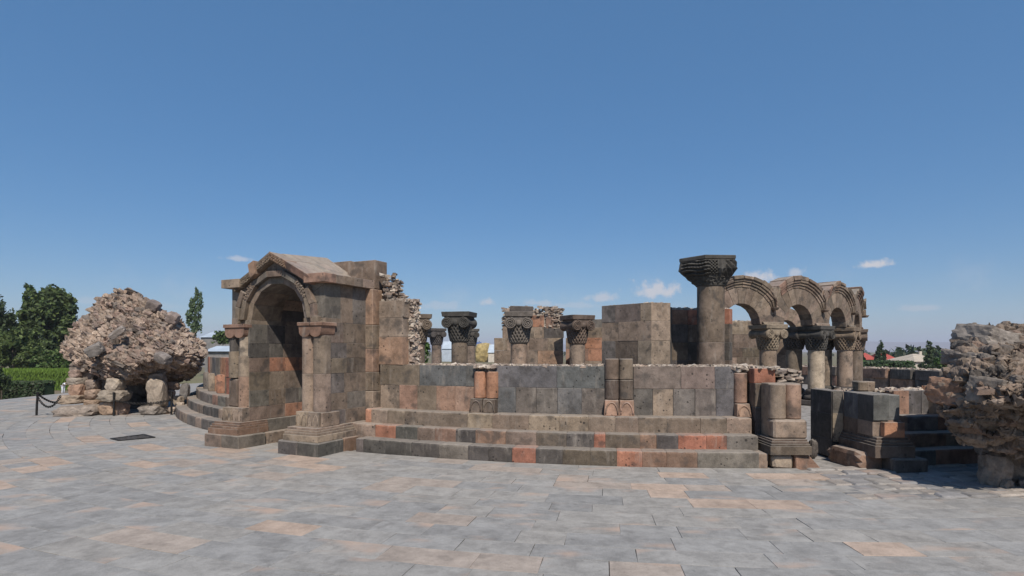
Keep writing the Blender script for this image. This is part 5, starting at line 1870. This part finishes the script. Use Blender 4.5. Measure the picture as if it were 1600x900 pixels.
GR = ((.105, .145, .044), (.085, .122, .038), (.13, .165, .052), (.072, .10, .036))
GD = ((.058, .082, .034), (.072, .10, .040), (.048, .070, .032))
GL = ((.075, .13, .035), (.09, .15, .04), (.06, .11, .03))
TG = 'trees left of the terrace'
tree('broadleaf_tree', 'tall dense round-topped tree right of the two leftmost trees', 'tree', 78, 90, Z_LAND,
     [(80, 490, 30, 32, 0), (70, 468, 20, 18, 0), (92, 480, 20, 28, 0), (98, 505, 16, 26, 0), (75, 530, 34, 28, 0), (60, 500, 18, 30, 1), (100, 540, 14, 24, 0), (88, 460, 12, 10, 0), (70, 560, 40, 25, -1)], 17000, .33, GR + GD, 1, .3, TG)
tree('broadleaf_tree', 'narrow taller tree with a pointed top behind the round one', 'tree', 46, 95, Z_LAND,
     [(46, 462, 9, 18, 0), (45, 485, 11, 22, 0), (42, 510, 16, 25, 0), (35, 540, 18, 30, 0)], 7000, .33, GR + GL[2:], 2, .25, TG)
tree('broadleaf_tree', 'dark tree cut off by the left edge', 'tree', 4, 86, Z_LAND,
     [(5, 495, 20, 22, 0), (-12, 478, 18, 20, 0), (-20, 520, 35, 40, 0), (12, 512, 12, 18, 0), (-60, 500, 40, 40, 0)], 8000, .28, GD, 3, .3, TG)
tree('broadleaf_tree', 'lower lighter green tree standing before the dark left tree', 'tree', 20, 80, Z_LAND,
     [(18, 550, 30, 26, 0), (30, 530, 18, 16, 0), (0, 545, 20, 28, 0), (50, 560, 22, 20, 0), (-40, 550, 30, 30, 0)], 9000, .25, GR, 4, .2, TG)
tree('shrub', 'bright leafy shrub at the foot of the round tree', 'shrub', 92, 77, Z_LAND,
     [(95, 560, 20, 20, 0), (75, 565, 18, 16, 0), (110, 575, 16, 20, 0), (120, 565, 14, 22, 0)], 6000, .2, GL + GR, 5, .1, None, 2)
tree('poplar_tree', 'single slim poplar beyond the left boulder', 'tree', 304, 110, Z_LAND,
     [(308, 460, 4, 12, 0), (301, 478, 6, 14, 0), (312, 474, 4, 18, 0), (297, 496, 6, 14, 0), (309, 500, 6, 20, 0), (303, 518, 6, 14, 0)], 2300, .26, ((.12, .17, .08), (.10, .145, .07), (.14, .19, .095)), 6, .22)
tree('shrub', 'round green bush beside the pale roofs left of the porch', 'shrub', 347, 120, Z_LAND, [(348, 524, 12, 9, 0), (340, 530, 10, 8, 0), (356, 528, 10, 9, 0)], 1600, .3, GR + GL, 7, .1)
tree('shrub', 'light green sapling growing behind the broken wall end', 'shrub', 664, 23, 0, [(665, 540, 6, 7, 0), (661, 548, 6, 8, 0), (668, 546, 5, 8, 0), (664, 562, 5, 6, 0)], 420, .06, GL, 8, .02)
# hedge
def hedge(name, label, px0, px1, pyt, Y, depth, n, size, cols, seed, spiky=False):
    rnd = random.Random(seed)
    x0, x1 = atx(px0, Y), atx(px1, Y)
    zt = EYE - (pyt - HZ) / FPX * Y
    mb = MB()
    for _ in range(n):
        x = rnd.uniform(x0, x1); y = Y + rnd.uniform(0, depth)
        side = rnd.random()
        if side < .5:
            y = Y + rnd.uniform(-.15, .3); z = rnd.uniform(Z_LAND, zt)
        else:
            z = zt + rnd.uniform(-.25, .08)
        z += .12 * noise.noise(Vector((x * .8, y * .8, 0)))
        nrm = Vector((rnd.gauss(0, .6), rnd.gauss(-.6, .6), rnd.gauss(.5, .6))).normalized()
        a = nrm.orthogonal().normalized(); q = rnd.uniform(0, 6.28); bb = nrm.cross(a)
        e1 = a * cos(q) + bb * sin(q); e2 = nrm.cross(e1)
        if spiky:
            e1 = Vector((rnd.gauss(0, .25), rnd.gauss(0, .25), 1)).normalized(); e2 = Vector((1, 0, 0))
        s = size * rnd.uniform(.6, 1.4)
        c = rnd.choice(cols); k = rnd.uniform(.75, 1.25)
        w = .2 if spiky else .6
        mb.add([Vector((x, y, z)) - e1 * s, Vector((x, y, z)) + e2 * s * w, Vector((x, y, z)) + e1 * s, Vector((x, y, z)) - e2 * s * w], [(0, 1, 2, 3)], tuple(v * k for v in c))
    t = empty(name, label, 'hedge', None, ((x0 + x1) / 2, Y, Z_LAND))
    o = mb.build('foliage', M_LEAF, t)
    o.matrix_parent_inverse = Matrix.Translation(-Vector(t.location))
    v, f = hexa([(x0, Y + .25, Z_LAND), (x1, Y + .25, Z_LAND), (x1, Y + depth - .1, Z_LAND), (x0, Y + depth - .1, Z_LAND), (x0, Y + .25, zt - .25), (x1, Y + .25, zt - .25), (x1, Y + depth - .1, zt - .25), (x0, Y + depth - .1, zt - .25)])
    c = MB().add(v, f).build('shade_core', plain_mat('hedge_shade', (.03, .05, .018), .9, .4, 3), t)  # solid box coloured dark for the shade inside the hedge
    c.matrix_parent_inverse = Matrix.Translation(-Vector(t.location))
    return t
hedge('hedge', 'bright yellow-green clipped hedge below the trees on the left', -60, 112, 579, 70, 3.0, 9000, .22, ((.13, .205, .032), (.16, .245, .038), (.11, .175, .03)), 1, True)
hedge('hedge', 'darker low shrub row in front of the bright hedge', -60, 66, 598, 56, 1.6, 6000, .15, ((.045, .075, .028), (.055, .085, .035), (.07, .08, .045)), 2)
tree('shrub', 'dark rounded shrub at the left edge by the paving', 'shrub', 2, 50, Z_LAND, [(0, 600, 16, 20, 0), (-20, 595, 20, 25, 0)], 3000, .13, GD, 12, .08)

# right background
RG = 'trees beyond the right side'
P3 = ((.055, .085, .04), (.045, .07, .035), (.065, .095, .045))
tree('poplar_tree', 'poplar between the two red roofs', 'tree', 1376, 105, Z_LAND, [(1376, 541, 3, 8, 0), (1375, 552, 6, 9, 0), (1377, 564, 7, 10, 0), (1372, 560, 5, 8, 0), (1381, 555, 3, 10, 0)], 1600, .28, P3, 21, .15, RG)
tree('poplar_tree', 'thin feathery tree before the pale tent-shaped roof', 'tree', 1453, 95, Z_LAND, [(1452, 540, 4, 8, 0), (1455, 550, 6, 8, 0), (1450, 560, 7, 9, 0), (1458, 568, 8, 9, 0), (1447, 572, 9, 8, 0)], 1500, .22, ((.08, .11, .05), (.07, .095, .05)), 22, .1, RG)
tree('broadleaf_tree', 'tree at the right foot of the arcade beyond the wall', 'tree', 1343, 90, Z_LAND, [(1343, 548, 6, 12, 0), (1340, 562, 8, 14, 0), (1346, 570, 7, 10, 0)], 1400, .26, P3, 23, .15, RG)
tree('shrub', 'yellow-green bush right of the thin feathery tree', 'shrub', 1470, 80, Z_LAND, [(1468, 568, 9, 10, 0), (1476, 562, 8, 12, 0)], 1200, .2, GL, 24, .08)
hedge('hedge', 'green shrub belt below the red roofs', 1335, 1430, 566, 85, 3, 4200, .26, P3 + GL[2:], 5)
rb_ = random.Random(77)
def wood(name, label, px0, px1, Y0, Y1, n, hmin, hmax, seed):
    rnd = random.Random(seed)
    mb = MB()
    for i in range(n):
        Y = rnd.uniform(Y0, Y1)
        x = atx(rnd.uniform(px0, px1), Y); h = rnd.uniform(hmin, hmax)
        bl = [(x, Y, Z_LAND + h * .5, h * .55, h * .55, h * .5)]
        leaves(mb, bl, 60, h * .16, ((.05, .075, .04), (.06, .085, .045), (.07, .08, .05)), rnd)
    o = mb.build(name, M_LEAF, None, kind='stuff')
    o['label'] = label; o['category'] = 'trees'
    return o
wood('distant_wood', 'far belt of low trees along the plain', -300, 1900, 420, 900, 330, 3, 7, 1)
wood('distant_wood', 'grey-green tree belt behind the pale tent-shaped roof', 1400, 1520, 130, 200, 40, 4, 6.5, 3)

# ------------------------------------------------------------------ far buildings
M_RED = plain_mat('red_roof', (.36, .075, .055), .7, .2, 1)
M_PLASTER = plain_mat('plaster', (.55, .48, .40), .85, .15, 1)
M_TENT = plain_mat('pale_roof', (.45, .38, .30), .8, .15, .5)
M_WHITE = plain_mat('pale_metal_roof', (.42, .47, .52), .5, .12, .4)
M_GLASS = plain_mat('dark_glass', (.03, .035, .04), .2, .2, 1)
M_YEL = plain_mat('straw', (.36, .27, .12), .95, .3, .8, .6)
M_GREYW = plain_mat('grey_wall', (.20, .19, .18), .9, .2, .8)
def house(label, px0, px1, py_ridge, py_eave, Y, roof_mat, wall_mat, depth=7, hip=.25, name='house', group=None):
    x0, x1 = atx(px0, Y), atx(px1, Y)
    zr = EYE - (py_ridge - HZ) / FPX * Y; ze = EYE - (py_eave - HZ) / FPX * Y
    t = empty(name, label, 'house', group, ((x0 + x1) / 2, Y, Z_LAND))
    w = (x1 - x0) / 2
    zb = 0
    h = ze - Z_LAND
    def bx(nm, a, b, c, d, e, f_, mat, par=t):
        v, f = hexa([(a, c, e), (b, c, e), (b, d, e), (a, d, e), (a, c, f_), (b, c, f_), (b, d, f_), (a, d, f_)])
        return MB().add(v, f).build(nm, mat, par)
    bx('wall', -w * .93, w * .93, 0, depth, 0, h, wall_mat)
    k = w * hip
    r = zr - Z_LAND
    V = [(-w, -.4, h), (w, -.4, h), (w, depth + .4, h), (-w, depth + .4, h), (-w + k, depth / 2, r), (w - k, depth / 2, r)]
    F = [(0, 1, 5, 4), (1, 2, 5), (2, 3, 4, 5), (3, 0, 4), (0, 3, 2, 1)]
    rf_ = fixn(MB().add(V, F).build('roof', roof_mat, t))
    bx('chimney', w * .3, w * .3 + .5, depth / 2, depth / 2 + .5, r - .6, r + .5, wall_mat, rf_)
    n = max(2, int(w / 1.6)) if Y < 150 else 0
    for i in range(n):
        x = -w * .8 + 1.6 * w * (i + .5) / n
        wi = bx('window', x - .5, x + .5, -.05, .1, h * .35, h * .75, M_GLASS)
        bx('sill', x - .6, x + .6, -.12, .0, h * .31, h * .345, M_PLASTER, wi)
    return t
house('red-roofed house left of the poplar', 1346, 1371, 551, 562, 118, M_RED, M_GREYW, 7, .25, group='red-roofed houses')
house('red-roofed house right of the poplar', 1383, 1403, 552, 562, 120, M_RED, M_GREYW, 7, .25, group='red-roofed houses')
house('pale tent-roofed shed behind the feathery tree', 1427, 1482, 553, 565, 110, M_TENT, M_PLASTER, 9, .9)
house('long white-blue roofed shed left of the porch', 312, 362, 517, 527, 170, M_WHITE, M_GREYW, 14, .05)
house('low building with a pale flat roof above the left wall stub', 318, 362, 540, 549, 90, M_WHITE, M_GREYW, 8, .02)
house('white building low on the plain in the left gap', 690, 706, 533, 545, 260, M_WHITE, M_WHITE, 10, .1)
house('dark blue-roofed shed behind the straw heap', 738, 752, 534, 540, 300, plain_mat('blue_roof', (.10, .14, .26), .6, .1), M_GREYW, 10, .1)
house('low pale shed with banded walls right of the straw heap', 762, 783, 538, 551, 230, M_WHITE, M_PLASTER, 8, .2)
# straw heap
def heap():
    t = rock('straw_heap', at(757, 552, 240), (9.2, 7, 9.5), (.4, .3, .1), None, seed=5, rough=.12, boxy=.45, mat=M_YEL, sub=3)
    tag(t, 'large yellow straw heap on the plain in the left gap', 'straw heap')
heap()

# earth bank beyond the ring in the middle gap
def bank():
    V, F = [], []
    n, m = 60, 6
    for i in range(n + 1):
        x = -120 + 240 * i / n
        for j in range(m + 1):
            y = 48 + 40 * j / m
            u = j / m
            z = Z_LAND - .1 + 3.6 * sin(pi * min(1, u * 1.02)) ** .7 * max(0, min(1, (x + 24) / 6)) * max(0, min(1, (22 - x) / 8)) + .12 * noise.noise(Vector((x * .3, y * .3, 0)))
            V.append((x, y, z))
    for i in range(n):
        for j in range(m):
            a = i * (m + 1) + j
            F.append((a, a + m + 1, a + m + 2, a + 1))
    o = MB().add(V, F).build('earth_bank', M_EARTH, smooth=True)
    o['kind'] = 'structure'
bank()

# far hills
def hills():
    V, F = [], []
    n = 160
    for i in range(n + 1):
        a = radians(-75 + 150 * i / n)
        d = 7000
        h = 40 + 120 * (.5 + .5 * noise.noise(Vector((a * 3, 2, 0)))) + 50 * noise.noise(Vector((a * 11, 5, 0)))
        V += [(d * sin(a), d * cos(a), Z_LAND - 5), ((d + 900) * sin(a), (d + 900) * cos(a), max(10, h)), ((d + 2500) * sin(a), (d + 2500) * cos(a), Z_LAND - 5)]
    for i in range(n):
        F += [(3 * i, 3 * i + 3, 3 * i + 4, 3 * i + 1), (3 * i + 1, 3 * i + 4, 3 * i + 5, 3 * i + 2)]
    o = MB().add(V, F).build('hills', M_HILL, smooth=True)
    o['kind'] = 'structure'
hills()

# ------------------------------------------------------------------ person by the hedge
def skin_mesh(name, verts, edges, radii, mat, parent, root=0):
    me = bpy.data.meshes.new(name)
    me.from_pydata(verts, edges, [])
    me.materials.append(mat)
    o = bpy.data.objects.new(name, me)
    COL.objects.link(o)
    o.parent = parent
    md = o.modifiers.new('skin', 'SKIN')
    md.use_smooth_shade = True
    if not me.skin_vertices:
        with bpy.context.temp_override(object=o, active_object=o):
            bpy.ops.mesh.customdata_skin_add()
    for i, r in enumerate(radii):
        me.skin_vertices[0].data[i].radius = (r, r)
        me.skin_vertices[0].data[i].use_root = (i == root)
    ss = o.modifiers.new('sub', 'SUBSURF')
    ss.levels = ss.render_levels = 1
    return o
def person():
    Y = 64.0
    k = 1.0
    p = empty('person', 'person in white clothes bending towards the hedge', 'person', None, (atx(98.5, Y), Y, Z_LAND))
    p.rotation_euler.z = radians(-15)
    skin = plain_mat('skin', (.34, .2, .14), .6, .1)
    cloth = plain_mat('white_cloth', (.75, .76, .80), .9, .05)
    hair = plain_mat('hair', (.02, .015, .012), .8, .2)
    J = {'pel': (0, 0, .92), 'sp': (.14, 0, 1.10), 'ch': (.36, 0, 1.24), 'nk': (.50, 0, 1.30), 'hd': (.62, 0, 1.32), 'hd2': (.74, 0, 1.33),
         'hl': (0, .1, .88), 'kl': (.03, .11, .48), 'al': (-.03, .11, .08), 'fl': (.12, .11, .04),
         'hr': (0, -.1, .88), 'kr': (.06, -.12, .48), 'ar': (.02, -.12, .08), 'fr': (.17, -.12, .04),
         'sl': (.40, .18, 1.24), 'el': (.62, .2, 1.08), 'wl': (.84, .17, 1.10), 'gl': (.93, .16, 1.10),
         'sr': (.40, -.18, 1.24), 'er': (.60, -.22, 1.06), 'wr': (.82, -.18, 1.05), 'gr': (.91, -.17, 1.05)}
    R = dict(pel=.13, sp=.125, ch=.14, nk=.055, hd=.095, hd2=.075, hl=.09, kl=.06, al=.045, fl=.035, hr=.09, kr=.06, ar=.045, fr=.035, sl=.055, el=.042, wl=.03, gl=.025, sr=.055, er=.042, wr=.03, gr=.025)
    E = [('pel', 'sp'), ('sp', 'ch'), ('ch', 'nk'), ('nk', 'hd'), ('hd', 'hd2'), ('pel', 'hl'), ('hl', 'kl'), ('kl', 'al'), ('al', 'fl'), ('pel', 'hr'), ('hr', 'kr'), ('kr', 'ar'), ('ar', 'fr'),
         ('ch', 'sl'), ('sl', 'el'), ('el', 'wl'), ('wl', 'gl'), ('ch', 'sr'), ('sr', 'er'), ('er', 'wr'), ('wr', 'gr')]
    def mk(name, keys, mat, grow):
        ks = [q for q in J if q in keys]
        ix = {q: i for i, q in enumerate(ks)}
        return skin_mesh(name, [J[q] for q in ks], [(ix[a], ix[b]) for a, b in E if a in ix and b in ix], [R[q] + grow for q in ks], mat, p)
    mk('body', set(J), skin, 0)
    mk('shirt', {'pel', 'sp', 'ch', 'sl', 'el', 'sr', 'er'}, cloth, .022)
    mk('trousers', {'pel', 'hl', 'kl', 'al', 'hr', 'kr', 'ar'}, cloth, .02)
    v, f = lathe([(.01, -.10), (.08, -.07), (.105, 0), (.085, .07), (.01, .10)], 12)
    v = [(.66 + a * .95, b, 1.385 + c * .6) for a, b, c in v]
    MB().add(v, f).build('hair', hair, p, smooth=True)
person()

# ------------------------------------------------------------------ air
def haze():
    m = bpy.data.materials.new('air')
    m.use_nodes = True
    nt = m.node_tree
    nt.nodes.remove(nt.nodes['Principled BSDF'])
    pv = nt.nodes.new('ShaderNodeVolumePrincipled')
    pv.inputs['Color'].default_value = (.86, .88, 1.0, 1)
    pv.inputs['Density'].default_value = HAZE
    pv.inputs['Anisotropy'].default_value = 0.0
    nt.links.new(pv.outputs[0], nt.nodes['Material Output'].inputs['Volume'])
    R = 15000
    v, f = hexa([(-R, -9000, -10), (R, -9000, -10), (R, 21000, -10), (-R, 21000, -10), (-R, -9000, HAZE_TOP), (R, -9000, HAZE_TOP), (R, 21000, HAZE_TOP), (-R, 21000, HAZE_TOP)])
    o = MB().add(v, f).build('haze', m, None, kind='stuff')
    o['label'] = 'thin pale haze over the far plain'
HAZE, HAZE_TOP = 1.9e-4, 190
haze()
